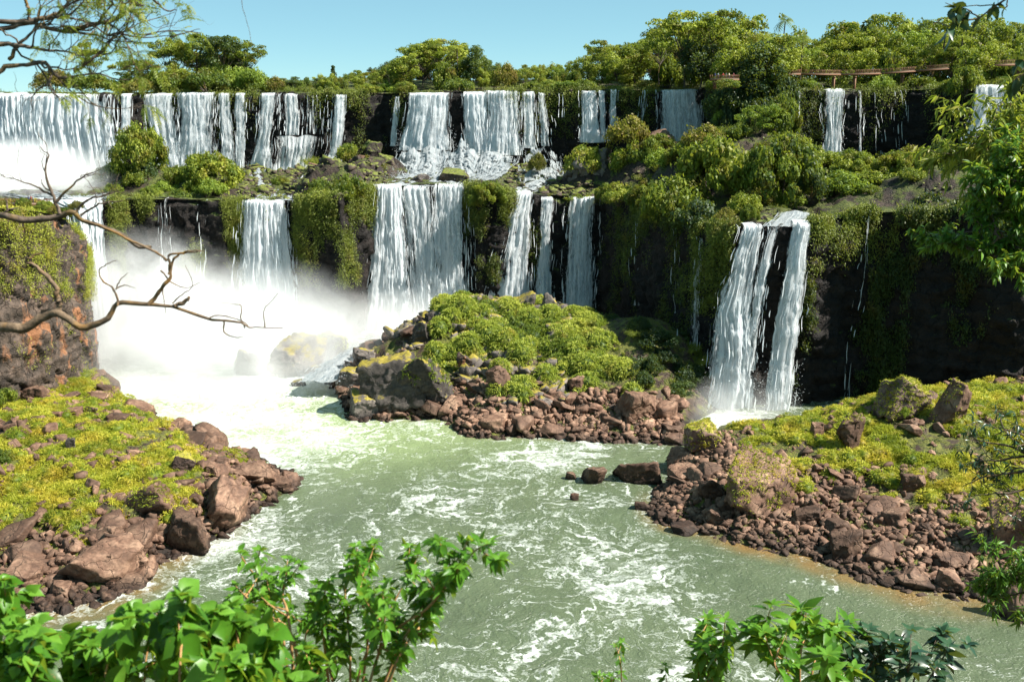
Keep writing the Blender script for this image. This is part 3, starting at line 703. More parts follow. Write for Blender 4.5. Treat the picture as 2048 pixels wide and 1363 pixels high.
fall('shallow stepped rapids between mossy boulders above the left centre drop', [(496, 552, 336, 324), (486, 570, 356, 312), (476, 600, 380, 290), (482, 592, 399, 274.5)], cov=.72, dens=2.2, lip=False, spray=1, thick=.7, name='rapids', cat='rapids')
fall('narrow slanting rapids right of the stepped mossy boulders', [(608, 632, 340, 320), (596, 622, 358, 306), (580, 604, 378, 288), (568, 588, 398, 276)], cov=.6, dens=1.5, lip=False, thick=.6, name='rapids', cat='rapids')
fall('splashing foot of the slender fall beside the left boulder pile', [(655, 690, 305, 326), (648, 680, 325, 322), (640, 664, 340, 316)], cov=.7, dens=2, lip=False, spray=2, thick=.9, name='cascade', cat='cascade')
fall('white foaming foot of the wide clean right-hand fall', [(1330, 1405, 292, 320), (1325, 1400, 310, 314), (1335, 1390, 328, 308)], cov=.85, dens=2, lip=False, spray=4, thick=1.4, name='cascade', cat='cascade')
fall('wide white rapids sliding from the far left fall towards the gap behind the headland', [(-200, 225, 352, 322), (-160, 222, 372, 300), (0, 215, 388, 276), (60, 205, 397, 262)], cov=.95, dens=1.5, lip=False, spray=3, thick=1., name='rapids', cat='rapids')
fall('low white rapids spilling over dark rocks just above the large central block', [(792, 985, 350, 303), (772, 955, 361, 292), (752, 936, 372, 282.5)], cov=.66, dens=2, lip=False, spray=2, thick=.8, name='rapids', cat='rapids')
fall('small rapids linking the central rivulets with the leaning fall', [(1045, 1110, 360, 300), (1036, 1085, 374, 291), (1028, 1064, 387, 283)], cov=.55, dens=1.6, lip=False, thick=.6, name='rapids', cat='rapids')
# lower tier
fall('dense white waterfall plunging through the gap behind the left headland', [(60, 205, 395, 262), (140, 208, 420, 258), (160, 214, 520, 252), (160, 222, 640, 248), (150, 240, 800, 244)], cov=1., dens=1.6, spray=6, thick=2, lip=False)
fall('thin twin-thread waterfall over the mossy lower wall on the left', [(321, 341, 400), (322, 342, 460), (322, 342, 540), (324, 344, 640)], L_, cov=.42, thick=.5)
fall('faint water thread right of the twin threads on the mossy wall', [(398, 412, 402), (398, 412, 520), (395, 412, 640)], L_, cov=.22, thick=.4, dens=.5)
fall('bright white waterfall falling alone into mist at left centre', [(488, 568, 402), (486, 570, 460), (482, 578, 540), (480, 588, 630), (478, 590, 720)], L_, cov=.8, spray=8, thick=1.4, lean=4)
fall('veil of fine threads on the right edge of the lone left centre fall', [(571, 588, 402), (573, 590, 470), (574, 590, 560)], L_, cov=.35, thick=.4)
fall('tall white waterfall on the left of the large central block, bulging at its foot', [(750, 800, 372), (742, 803, 430), (738, 812, 520), (728, 815, 600), (716, 812, 680)], L_, cov=.82, spray=8, thick=1.6, lean=4)
fall('broad grey-white waterfall forming the middle of the large central block', [(788, 870, 373), (800, 872, 430), (812, 872, 520), (822, 872, 600), (826, 880, 650)], L_, cov=.6, spray=3, thick=1.2, lean=3)
fall('streaky waterfall forming the right part of the large central block', [(866, 932, 370), (866, 930, 430), (862, 932, 520), (862, 938, 600), (866, 938, 640)], L_, cov=.6, spray=2, thick=1.1, lean=3)
fall('sparse veil of threads right of the large central block', [(926, 944, 374), (927, 946, 450), (928, 948, 580)], L_, cov=.28, thick=.4)
fall('white waterfall spreading leftwards as it falls, right of the green overhang', [(1030, 1062, 386), (1012, 1060, 430), (992, 1058, 500), (980, 1054, 570), (972, 1050, 640)], L_, cov=.72, spray=5, thick=1.3, lean=4)
fall('narrow bluish waterfall, middle of the three right of the green overhang', [(1082, 1108, 396), (1078, 1104, 460), (1075, 1100, 540), (1072, 1100, 610)], L_, cov=.62, spray=1, thick=.7, lean=2)
fall('bluish waterfall narrowing between black walls, last of three right of the green overhang', [(1138, 1194, 396), (1134, 1190, 450), (1130, 1188, 530), (1134, 1180, 615)], L_, cov=.56, spray=2, thick=.9, lean=2.5)
fall('solitary blue water thread on the shaded wall above the island', [(1274, 1283, 446), (1272, 1282, 520), (1270, 1280, 610)], L_, cov=.5, thick=.4)
fall('faint blue water thread falling beside dark bushes', [(1350, 1358, 462), (1350, 1360, 560), (1354, 1366, 660)], L_, cov=.42, thick=.4)
fall('leaning shaded blue waterfall left of the bright right-hand fall', [(1396, 1410, 476), (1385, 1406, 560), (1375, 1402, 660), (1370, 1400, 760)], L_, cov=.5, thick=.6, lean=2)
fall('small staircase cascade feeding the bright right-hand falls', [(1560, 1632, 422, 216), (1552, 1622, 432, 212), (1540, 1612, 444, 208.5), (1530, 1606, 452, 207)], cov=.62, dens=2, lip=False, thick=.5, billow=.2, name='cascade', cat='cascade')
fall('large white waterfall, left of the bright right-hand pair, widening towards the water', [(1484, 1526, 452), (1468, 1516, 500), (1452, 1504, 560), (1434, 1500, 620), (1440, 1498, 700), (1426, 1500, 780), (1414, 1500, 862)], L_, cov=.74, spray=9, thick=1.9, lean=4.5, billow=.16)
fall('slanting white side stream joining the large right-hand fall from above', [(1534, 1560, 450), (1524, 1552, 490), (1512, 1536, 560), (1494, 1520, 660), (1490, 1512, 740)], L_, cov=.56, thick=.8, lean=3., off=1.2, billow=.16)
fall('narrow outer stream on the left flank of the large right-hand fall', [(1462, 1480, 540), (1436, 1458, 580), (1420, 1440, 680), (1410, 1432, 780), (1396, 1425, 850)], L_, cov=.55, thick=.7, lean=2.5, lip=False)
fall('tall white waterfall, right of the bright right-hand pair, leaning left', [(1590, 1622, 447), (1580, 1612, 500), (1562, 1598, 600), (1545, 1584, 720), (1530, 1568, 845)], L_, cov=.8, spray=4, thick=1.2, lean=3.5)
fall('thin silver water thread zigzagging down the dark right wall', [(1730, 1738, 430), (1722, 1732, 520), (1712, 1724, 600), (1694, 1706, 680), (1686, 1698, 820)], L_, cov=.42, thick=.35, lean=1.5)
fall('white rapids tumbling between the misty boulders left of the island', [(700, 750, 688, 236), (660, 735, 712, 228), (630, 700, 738, 219), (600, 680, 760, 212)], cov=.75, dens=3, lip=False, spray=6, thick=1., name='rapids', cat='rapids')

# ================================================================ rocks
def rock_geo(seed, sub=3, flat=.8, noise=.05, k=10):
    r = np.random.default_rng(seed); v, f = ico(sub)
    ax = np.array([[1, 0, 0], [-1, 0, 0], [0, 1, 0], [0, -1, 0], [0, 0, 1], [0, 0, -1.]])
    n = np.concatenate([nrm(ax + r.normal(0, .28, (6, 3))), nrm(r.normal(size=(k - 5, 3)))]); d = np.concatenate([r.uniform(.62, .95, 6), r.uniform(.75, 1.05, k - 5)])
    dot = v @ n.T
    rad = np.min(np.where(dot > .05, d[None] / np.maximum(dot, .05), 9), axis=1); rad = np.minimum(rad, 1.7)
    w = v * rad[:, None]
    w = w * (1 + noise * fbm(w * 2.2 + seed, 3, seed)[:, None] + noise * .6 * (worley(w * 2.3 + seed, seed)[0][:, None] - .5))
    w[:, 2] *= flat
    return w, f
def hull_rock(seed, n=13):
    r = np.random.default_rng(seed); p = nrm(r.normal(size=(n, 3))); p = np.sign(p) * np.abs(p) ** .7; p *= np.array([1, r.uniform(.65, .95), r.uniform(.5, .8)]) * .85
    bm = bmesh.new(); vs = [bm.verts.new(q) for q in p]; bmesh.ops.convex_hull(bm, input=vs)
    bmesh.ops.delete(bm, geom=[v for v in bm.verts if not v.link_faces], context='VERTS'); bmesh.ops.triangulate(bm, faces=bm.faces[:]); bm.verts.index_update()
    bmesh.ops.subdivide_edges(bm, edges=bm.edges[:], cuts=1, use_grid_fill=True); bm.verts.index_update(); bmesh.ops.triangulate(bm, faces=bm.faces[:])
    v = np.array([q.co[:] for q in bm.verts]); f = np.array([[q.index for q in t.verts] for t in bm.faces]); bm.free()
    return v + fbm(v * 1.7 + seed, 3, seed)[:, None] * .09 + r.normal(0, .02, v.shape), f
ROCKS = []
for k in range(12):
    v, f = rock_geo(100 + k, 4, [.65, .8, .95, .5][k % 4], .06)
    ROCKS.append(mesh_np('rock', v, [f], M['rock'], False))
ROCKSM = []
for k in range(6):
    v, f = rock_geo(200 + k, 3, [.8, .95, .7][k % 3], .1)
    ROCKSM.append(mesh_np('mossy_rock', v, [f], M['rock_moss'], False))
def hit(px, py, name):
    d = ray(px, py); x0, y0, st, Z = fields[name]
    t = np.linspace((y0 + .5) / d[1], (y0 + st * Z.shape[1] - 1) / d[1], 900)
    p = np.array([0, 0, CAMZ])[None] + d[None] * t[:, None]
    g = np.maximum(fz(name, p[:, 0], p[:, 1]), 0)
    below = np.where(p[:, 2] <= g)[0]
    return p[below[0]] if len(below) else PZ(px, py, 0)
GRASS_TOPS = []
LS, MS, RS = 'left_shore', 'middle_shore', 'right_shore'
def hero(label, px, py, wpx, hpx, field, rot=0, tilt=(0, 0), mat='rock', seed=0, name='boulder', depth=.8, grassy=0, group=None, sub=4, cat='rock', k=11):
    """(px, py): bottom middle of the rock as seen"""
    c = hit(px, py, field) if isinstance(field, str) else P(px, py, field)
    s = mpp(np.hypot(c[1], CAMZ - c[2]))
    v, f = rock_geo(seed or int(px * 3 + py), sub + 1, 1, .07, k)
    ex = v.max(0) - v.min(0); v = (v - (v.max(0) + v.min(0)) / 2) / ex
    kf = .82 if field == LS else 1.
    W, H = wpx * s * kf, hpx * s * (.9 if field in (LS, RS) else 1.12) * kf
    v = v * np.array([W, W * depth, H * 1.25])
    cx, sx = math.cos(tilt[0]), math.sin(tilt[0]); cy, sy = math.cos(tilt[1]), math.sin(tilt[1])
    v = np.stack([v[:, 0], v[:, 1] * cx - v[:, 2] * sx, v[:, 1] * sx + v[:, 2] * cx], 1)
    v = np.stack([v[:, 0] * cy + v[:, 2] * sy, v[:, 1], -v[:, 0] * sy + v[:, 2] * cy], 1)
    v = v + (fbm(v * 1.3 + px, 5, 8, .6)[:, None] * .07 + (worley(v * np.array([.9, .9, 1.6]) * 3 / min(W, H) + px, 4)[1][:, None] - .5) * .05) * min(W, H)
    zc = H * .38 if isinstance(field, str) else H * .26
    if not isinstance(field, str) and field < 240: c = PZ(px, py, 0)
    o = link(name, mesh_np(name, v, [f], M[mat], False), label=label, cat=cat, group=group, loc=(c[0], c[1] + W * depth * .4, c[2] + zc))
    if grassy: GRASS_TOPS.append((v + np.array(o.location), f, grassy))
    return o
hero('dark overhanging boulder with a shaded hollow beneath, halfway down the left grass bank', 285, 1035, 130, 75, LS, tilt=(.1, -.35), mat='rock', seed=31, grassy=.3)
hero('big brown boulder with a smooth sunlit right face beside the foaming shoreline', 362, 1108, 118, 105, LS, tilt=(0, -.25), seed=32)
hero('long smooth sloping brown slab running down into the water on the left shore', 438, 1062, 110, 135, LS, tilt=(.3, .3), seed=33, depth=1.1)
hero('flat-topped reddish block on the point of the left shore', 432, 952, 52, 30, LS, seed=34)
hero('broad tan rock ledge forming the tip of the left shore', 508, 968, 110, 48, LS, tilt=(0, .18), seed=35)
hero('small dark pointed rock at the very tip of the left shore', 556, 980, 60, 26, LS, seed=36, mat='rock')
hero('upright dark boulder with green on its back above the flat-topped block', 365, 945, 56, 50, LS, tilt=(0, .3), seed=37, mat='rock_moss')
hero('huge furrowed brown boulder at the lower left waterline', 190, 1172, 190, 92, LS, tilt=(0, .15), seed=38)
hero('pale brown wedge boulder leaning right, next to the furrowed one', 258, 1150, 84, 56, LS, tilt=(0, .3), seed=39)
hero('smooth rounded brown boulder at the left picture edge by the water', 32, 1182, 95, 62, LS, seed=40)
hero('small crumbled rock at the brown shallows, lowest on the left shore', 112, 1200, 60, 42, LS, seed=41)
hero('reddish split boulder near the top of the left rubble', 215, 1090, 60, 45, LS, seed=42)
hero('brown block between the split boulder and the smooth-faced one', 262, 1098, 52, 40, LS, seed=43)
hero('purple-brown boulder resting at the foot of the left cliff', 62, 800, 66, 34, LS, seed=44)
hero('dark boulder in the grass right of the cliff foot', 142, 835, 42, 24, LS, seed=45)
hero('dark tall stone half way up the left grass bank', 140, 900, 26, 34, LS, seed=46, mat='rock_gray')
hero('grass-capped rock standing against the white mist above the left bank', 180, 832, 34, 26, LS, seed=47, mat='rock_moss', grassy=1.)
hero('low reddish rock in grass near the top left edge of the bank', 18, 862, 34, 20, LS, seed=48)
# middle island
hero('huge mossy yellow slab leaning on the left end of the island', 855, 828, 88, 110, MS, tilt=(.15, -.5), mat='rock_gray', seed=51, depth=.6, grassy=.25)
hero('massive grey boulder with a shaded face at the left end of the island', 778, 822, 130, 100, MS, tilt=(0, -.3), mat='rock_gray', seed=52)
hero('round rough boulder at the waterline, leftmost foot of the island', 735, 838, 84, 46, MS, mat='rock_gray', seed=53)
hero('small wet rock beside the rough round boulder', 796, 838, 40, 16, MS, mat='rock', seed=54)
hero('sloping brown slab in the middle of the island shore', 1000, 790, 52, 50, MS, tilt=(0, -.5), seed=55)
hero('rust-red slab in the centre left of the island', 928, 742, 34, 34, MS, tilt=(0, -.6), mat='cliff_red', seed=56)
hero('broken rust-coloured slab below the red one', 915, 775, 54, 20, MS, mat='cliff_red', tilt=(0, -.3), seed=57)
hero('grey pointed rock on the island crest, left of two', 1052, 625, 50, 32, MS, tilt=(0, -.3), mat='rock_gray', seed=58)
hero('grey pointed rock on the island crest, right of two', 1100, 628, 36, 34, MS, tilt=(0, .3), mat='rock_gray', seed=59)
hero('dark flat rock at the right end of the island crest', 1140, 615, 50, 18, MS, mat='rock_gray', seed=60)
hero('large flat-topped cracked block at the right end of the island shore', 1284, 845, 92, 50, MS, mat='rock', seed=61, tilt=(0, .05), k=7)
hero('wet dark rock at the far right of the island waterline', 1348, 874, 46, 20, MS, mat='rock', seed=62)
hero('dark lump of rock at the lower left of the island rubble', 905, 832, 60, 30, MS, mat='rock', seed=63)
hero('grey slab rising above the mossy yellow one', 840, 690, 44, 40, MS, tilt=(0, -.4), mat='rock_gray', seed=64)
hero('pale stone poking from moss at the island top left', 862, 652, 26, 24, MS, mat='rock_gray', seed=65)
hero('brown boulder between mounds near the shaded right side of the island', 1152, 785, 34, 28, MS, seed=66)
hero('big dim boulder seen through the mist at the foot of the central falls', 590, 752, 112, 78, 225., mat='rock_gray', seed=67)
hero('mossy dim boulder in the mist right behind the big one', 655, 725, 80, 62, 232., mat='rock_moss', seed=68, grassy=.8)
hero('tall dim rock in the mist left of the big one', 492, 752, 66, 56, 226., mat='rock_gray', seed=69)
hero('small round rock in the white foam', 596, 774, 30, 14, 213., mat='rock_gray', seed=70)
hero('rounded brown rock at the rapids edge left of the island', 700, 780, 60, 36, MS, mat='rock_gray', seed=71)
hero('brown rock above the rapids on the island left flank', 728, 735, 50, 36, MS, mat='rock_gray', seed=72)
hero('small dark stone in the foam left of the island point', 655, 768, 20, 14, 214., mat='rock_gray', seed=73)
# right shore
hero('giant brown boulder with a grassy top and a bare sunlit face on the right shore', 1525, 1035, 140, 135, RS, tilt=(0, .12), seed=81, grassy=.55)
hero('moss-covered rock at the left tip of the right shore', 1408, 912, 74, 74, RS, mat='rock_moss', seed=82, grassy=.9)
hero('tilted layered block below the mossy tip rock', 1366, 935, 56, 40, RS, tilt=(0, .3), seed=83)
hero('angular orange-brown block below the layered one', 1372, 968, 66, 34, RS, seed=84)
hero('grey-brown angular rock beside the giant boulder', 1422, 1000, 52, 44, RS, tilt=(0, .5), seed=85)
hero('flat-faced brown rock at the waterline under the giant boulder', 1432, 1052, 54, 36, RS, seed=86)
hero('wide low rock standing in the river, largest of the offshore rocks', 1280, 966, 104, 46, 157., seed=87, mat='rock')
hero('square dark rock standing alone in the river', 1189, 968, 52, 34, 157., seed=88, mat='rock')
hero('tiny dark rock left of the square river rock', 1142, 960, 24, 15, 158., seed=89, mat='rock', sub=3)
hero('tiny dark rock in the middle of the foam below the square one', 1149, 1002, 18, 16, 149., seed=90, mat='rock', sub=3)
hero('small dark rock near the right shore rubble, upper of two', 1285, 1022, 32, 18, 146., seed=91, mat='rock', sub=3)
hero('small dark rock near the right shore rubble, lower of two', 1324, 1040, 30, 15, 143., seed=92, mat='rock', sub=3)
hero('flat wet rock awash left of the brown shallows', 1372, 1068, 60, 14, 138.5, seed=93, mat='rock', sub=3)
hero('large grooved brown boulder at the edge of the brown shallows', 1696, 1118, 60, 62, RS, seed=94)
hero('dark-sided boulder at the waterline, left of two on the lower right', 1832, 1175, 60, 36, RS, seed=95)
hero('knobbly boulder at the waterline, right of two on the lower right', 1902, 1188, 52, 44, RS, seed=96)
hero('arched rough rock above the knobbly boulder', 1908, 1140, 62, 34, RS, seed=97)
hero('small round boulder at the right end of the waterline', 1990, 1185, 28, 20, RS, seed=98)
hero('dark standing stone on the crest of the right shore', 1905, 852, 62, 100, RS, tilt=(0, .25), seed=99, grassy=.35)
hero('big grass-domed rock left of the standing stone', 1820, 835, 120, 90, RS, mat='rock_moss', seed=100, grassy=1.)
hero('dark shaded stone in the middle of the right shore grass', 1700, 900, 52, 84, RS, tilt=(0, .25), seed=101, grassy=.2)
hero('reddish upright stone left of the dark shaded one', 1636, 880, 26, 38, RS, seed=102)
hero('long brown boulder lying in the right shore rubble', 1620, 1050, 62, 34, RS, seed=103)
hero('brown rock pile boulder in the grass centre right', 1830, 985, 46, 40, RS, seed=104)
hero('small red-brown rock near the top of the right grass', 1640, 950, 30, 22, RS, seed=105)
hero('dark rock at the right edge with a bright yellow grassy top', 2030, 1105, 84, 110, RS, seed=106, grassy=.5, mat='rock')
hero('wet rock standing in the water at the right picture edge under green branches', 2046, 1246, 86, 92, 108.6, seed=107, mat='rock')
# terrace rocks
for a in [('brown boulder at the left of the rock pile beside the central splash', 715, 345, 46, 34, 303., 'rock', .2, 121), ('dark block on top of the rock pile beside the central splash', 742, 312, 40, 30, 309., 'terrace_rock', .4, 122), ('mossy block at the right of the rock pile beside the central splash', 772, 338, 40, 30, 305., 'terrace_rock', .5, 123), ('low dark boulder on the terrace between the slender fall and the rock pile', 690, 366, 40, 22, 296., 'terrace_rock', .3, 124),
          ('dark dome-shaped rock with a mossy crown on the terrace right of centre', 1178, 385, 104, 88, 292., 'rock_gray', .4, 111),
          ('brown block rock with shrubs on top behind the dome rock', 1318, 335, 74, 74, 290., 'rock', .5, 112),
          ('tilted brown rock above the stepped rapids', 628, 352, 30, 26, 312., 'rock', 0, 113),
          ('flat pale rock beside the central splash', 742, 368, 40, 26, 297., 'rock', 0, 114),
          ('rounded wet dark rock in the central cascade, left of two', 838, 368, 44, 20, 289., 'rock_gray', .1, 115),
          ('low mossy rock hump in the central cascade, right of two', 905, 362, 66, 24, 290., 'terrace_rock', .3, 116),
          ('dark rocks heap on the right-hand terrace beside a small stream', 1665, 408, 60, 24, 226., 'rock', 0, 117),
          ('brown ledge rock left of the small staircase cascade', 1488, 448, 60, 34, 215., 'rock', .3, 118),
          ('low brown ledge rock right of the staircase cascade', 1760, 425, 70, 18, 216., 'rock', 0, 119)]:
    hero(a[0], a[1], a[2], a[3], a[4], a[5], mat=a[6], grassy=a[7], seed=a[8])

ZONES = {LS: [(110, 'at the left picture edge'), (230, 'around the furrowed boulder'), (340, 'around the overhanging boulder'), (450, 'by the sloping slab'), (9999, 'towards the tip')],
         MS: [(760, 'at its left end'), (900, 'below the leaning slab'), (1040, 'left of its middle'), (1160, 'right of its middle'), (1280, 'near the flat-topped block'), (9999, 'at its shaded right end')],
         RS: [(1420, 'at its left tip'), (1540, 'under the giant boulder'), (1660, 'right of the giant boulder'), (1780, 'by the grooved boulder'), (1900, 'above the knobbly boulder'), (9999, 'at the right picture edge')]}
def place_rocks(n, field, cond, label, group, smin, smax, seed, meshes=None):
    r = np.random.default_rng(seed); x0, y0, st, Z = fields[field]; c = 0; tries = 0
    while c < n and tries < 20000:
        tries += 1
        x = x0 + r.random() * st * (Z.shape[0] - 1); y = y0 + r.random() * st * (Z.shape[1] - 1); z = float(fz(field, x, y))
        if not cond(x, y, z, r): continue
        px, py = to_px((x, y, z))
        if not (-20 < px < 2070): continue
        s = smin + (smax - smin) * r.random() ** 2.2
        szn = 'small' if s < smin + .2 * (smax - smin) else 'middling' if s < smin + .5 * (smax - smin) else 'large'
        zn = next(t for lim, t in ZONES[field] if px < lim); vz = '' if field == MS else (', at waterline' if z < 1.2 else ', higher up' if z > 3 else '')
        o = link('rock', (meshes or ROCKS)[r.integers(len(meshes or ROCKS))], label=szn + ' ' + label + ' ' + zn + vz, cat='rock', group=group, loc=(x, y, max(z, -.1) + s * .2))
        o.scale = (s * r.uniform(.8, 1.3), s * r.uniform(.8, 1.2), s * r.uniform(.7, 1.1)); o.rotation_euler = (r.uniform(-.5, .5), r.uniform(-.5, .5), r.uniform(0, 6.28)); c += 1
place_rocks(85, LS, lambda x, y, z, r: -.3 < z < 4.2, 'brown left-shore rock', 'loose rocks in the left shore rubble', .7, 3., 1)
place_rocks(40, LS, lambda x, y, z, r: 4.2 <= z, 'brown rock in left-shore grass', 'rocks in the left grass bank', .5, 1.4, 2)
place_rocks(62, MS, lambda x, y, z, r: -.2 < z < 6 and y < 205 and -18 < x < 34, 'brown island-shore rock', 'loose rocks along the island shore', .7, 2.7, 3)
place_rocks(30, MS, lambda x, y, z, r: 0 < z < 14 and x < -16 and y < 238, 'grey island boulder', 'boulders on the island left flank', 1., 2.6, 4)
place_rocks(80, RS, lambda x, y, z, r: -.2 < z < 4.6 and y < 160, 'brown right-shore rock', 'loose rocks in the right shore rubble', .5, 2.2, 5)
place_rocks(26, RS, lambda x, y, z, r: z >= 4.6, 'brown rock in right-shore grass', 'rocks in the right shore grass', .6, 1.5, 6)

def rubble(name, field, cond, n, smin, smax, seed, mat='rock'):
    r = np.random.default_rng(seed); x0, y0, st, Z = fields[field]
    x = x0 + r.random(n * 6) * st * (Z.shape[0] - 1); y = y0 + r.random(n * 6) * st * (Z.shape[1] - 1); z = fz(field, x, y)
    px, py = to_px(np.stack([x, y, z])); ok = cond(x, y, z, fbm(v3(x, y, 0) * .2, 3, seed)) & (px > -60) & (px < 2110)
    x, y, z = x[ok][:n], y[ok][:n], z[ok][:n]; n = len(x)
    V, F, TI = [], [], []; base = 0
    tv = [hull_rock(300 + k) for k in range(8)]
    for k in range(8):
        idx = np.arange(n)[k::8]; m_ = len(idx)
        s = smin + (smax * 1.35 - smin) * r.random(m_) ** 4.5; A = nrm(r.normal(size=(m_, 3))); Zx = nrm(v3(0, 0, 1) + r.normal(size=(m_, 3)) * .35)
        A = nrm(np.cross(Zx, A)); B = np.cross(Zx, A)
        c = np.stack([x[idx], y[idx], z[idx] + s * .15], 1)
        v, f, _ = instance_pts(tv[k][0], tv[k][1], c, A * (s * r.uniform(.8, 1.4, m_))[:, None], B * s[:, None], Zx * s[:, None], .5)
        V.append(v); F.append(f + base); base += len(v); TI.append(np.repeat(r.random(m_), len(tv[k][0])))
    link(name, mesh_np(name, np.concatenate(V), [np.concatenate(F)], M[mat], False, {'tint': np.concatenate(TI)}), kind='stuff')
    return None
rubble('rubble', LS, lambda x, y, z, q: (z > -.5) & (z < 4.6 + q * 2) & (y < 172 + x * .1 + 6), 7500, .12, 1.1, 31)
rubble('rubble', MS, lambda x, y, z, q: (z > -.5) & (z < 5 + q * 3) & (y < 232) & (x < 34), 6500, .15, 1.2, 32)
rubble('rubble', RS, lambda x, y, z, q: (z > -.5) & (z < 4.7 + q * 2.5) & (y < 172), 12000, .1, .95, 33)
rubble('rubble', RS, lambda x, y, z, q: (z > 4) & (q < -.02), 2600, .2, 1.1, 34)
rubble('rubble', MS, lambda x, y, z, q: (z > 4) & (x < 14) & (q < .1), 2200, .3, 2.0, 36, 'rock_gray')
rubble('rubble', LS, lambda x, y, z, q: (z > 3.5) & (q < .02), 1600, .2, 1.3, 35)

def scatter_arr(name, A, n, smin, smax, seed, mat, cond, pw=3., sub=2):
    r = np.random.default_rng(seed); q = A.reshape(-1, 3)[r.choice(A.shape[0] * A.shape[1], n * 6)]; q = q + r.normal(0, .4, q.shape) * np.array([1, 1, 0])
    px, py = to_px(q.T); q = q[cond(px, q, fbm(q * .12, 3, seed))][:n]; n = len(q); V, F, TI, base = [], [], [], 0
    for k in range(6):
        t = hull_rock(500 + k); c = q[k::6]; m_ = len(c); s = smin + (smax - smin) * r.random(m_) ** pw
        A_ = nrm(r.normal(size=(m_, 3))); Zx = nrm(v3(0, 0, 1) + r.normal(size=(m_, 3)) * .3); A_ = nrm(np.cross(Zx, A_)); B = np.cross(Zx, A_)
        v, f, _ = instance_pts(t[0], t[1], c, A_ * (s * r.uniform(.8, 1.5, m_))[:, None], B * s[:, None], Zx * s[:, None], .5); V.append(v); F.append(f + base); base += len(v); TI.append(np.repeat(r.random(m_), len(t[0])))
    link(name, mesh_np(name, np.concatenate(V), [np.concatenate(F)], M[mat], False, {'tint': np.concatenate(TI)}), kind='stuff')
scatter_arr('mossy_rubble', ter, 1500, .4, 2.2, 61, 'terrace_rock', lambda px, q, n_: (px > 470) & (px < 1210) & ~((px > 780) & (px < 1010)))
scatter_arr('mossy_rubble', ter, 260, .4, 1.8, 63, 'terrace_rock', lambda px, q, n_: (px > 780) & (px < 1010) & (n_ > 0))
scatter_arr('mossy_rubble', ter, 900, .3, 1.6, 62, 'terrace_rock', lambda px, q, n_: (px > 1240) & (px < 2100) & (n_ > .0))
scatter_arr('brink_rubble', pl[:, :4], 900, .2, .9, 64, 'terrace_rock', lambda px, q, n_: (px > 60) & (px < 2100))

# ================================================================ grass
def blades(S, c, n, per, L, W, r, droop=.35, tintv=None, spread=.3):
    """c: points, n: surface normals; several curved blades at each"""
    m = len(c); c = np.repeat(c, per, 0); n = np.repeat(n, per, 0); k = len(c)
    tv = np.repeat(r.random(m) if tintv is None else tintv, per) * .85 + r.random(k) * .15
    c = c + r.normal(0, spread, (k, 3)) * np.array([1, 1, .15])
    d = nrm(n + r.normal(0, .55, (k, 3)))
    s = nrm(np.cross(d, r.normal(size=(k, 3)))); l = (L * r.uniform(.6, 1.3, k))[:, None]; w = (W * r.uniform(.6, 1.3, k))[:, None]
    mid = c + d * l * .55; d2 = nrm(d * np.array([1, 1, .6]) - np.array([0, 0, droop])); tip = mid + d2 * l * .5
    v = np.stack([c - s * w * .5, c + s * w * .5, mid + s * w * .4, mid - s * w * .4, tip], 1).reshape(-1, 3)
    i = np.arange(k) * 5
    t = np.repeat(tv, 5)
    S.add(v, np.stack([i, i + 1, i + 2, i + 3], 1), t)
    S.f.setdefault(3, []).append(np.stack([i + 3, i + 2, i + 4], 1) + S.n - len(v))
def mound(S, c, rx, rz, r, L=.6, W=.12, tint=.5, dens=8.):
    v, f = ico(2); q = v * np.array([rx, rx * r.uniform(.8, 1.2), rz])
    q = q * (1 + .22 * fbm(v * 1.6 + c * .3, 3, 5)[:, None])
    ok = v[f].mean(1)[:, 2] > -.45
    S.add((q * np.array([.85, .85, .8])) + c, f[ok], tint * .15)
    n = int(dens * rx * (rx + rz) * 3); d = nrm(r.normal(size=(n, 3)) + np.array([0, 0, .45])); d[:, 2] = np.maximum(d[:, 2], -.35); d = nrm(d)
    p = c + d * np.array([rx, rx, rz]) * .97
    blades(S, p, nrm(d / np.array([rx, rx, rz])), 3, L, W, r, .8, np.clip(tint + r.normal(0, .2, n), 0, 1), .1)
def grass_on(name, field, cond, ntuft, nmound, mr, seed, mat='grass', L=.75, W=.1, label=None, ct=.5):
    r = np.random.default_rng(seed); x0, y0, st, Z = fields[field]; S = Soup()
    def samp(n):
        x = x0 + r.random(n * 8) * st * (Z.shape[0] - 1); y = y0 + r.random(n * 8) * st * (Z.shape[1] - 1); z = fz(field, x, y)
        px, py = to_px(np.stack([x, y, z])); ok = cond(x, y, z, fbm(v3(x, y, 0) * .16, 4, seed)) & (px > -80) & (px < 2130)
        return x[ok][:n], y[ok][:n], z[ok][:n]
    x, y, z = samp(ntuft); p = np.stack([x, y, z], 1)
    tv = np.clip(.5 + fbm(p * .25, 3, 77) * 1.1, 0, 1)
    blades(S, p, v3(0 * x, 0 * x, 1), 9, L, W, r, .45, tv, .22)
    x, y, z = samp(nmound)
    for k in range(len(x)):
        rr = mr[0] + (mr[1] - mr[0]) * r.random() ** 1.6
        mound(S, np.array([x[k], y[k], z[k]]), rr, rr * r.uniform(.65, 1.), r, L, W, float(np.clip(ct + fbm(np.array([[x[k], y[k], 0]]) * .2, 3, 78)[0] * 1.2, .05, .95)))
    return S
S = grass_on('grass', LS, lambda x, y, z, q: (z > np.where(y > 163, 1., 3.6) + q * 4) & (q > -.26) & (x < -32 + q * 20), 26000, 300, (.6, 2.0), 41)
for v, f, amt in GRASS_TOPS: pass
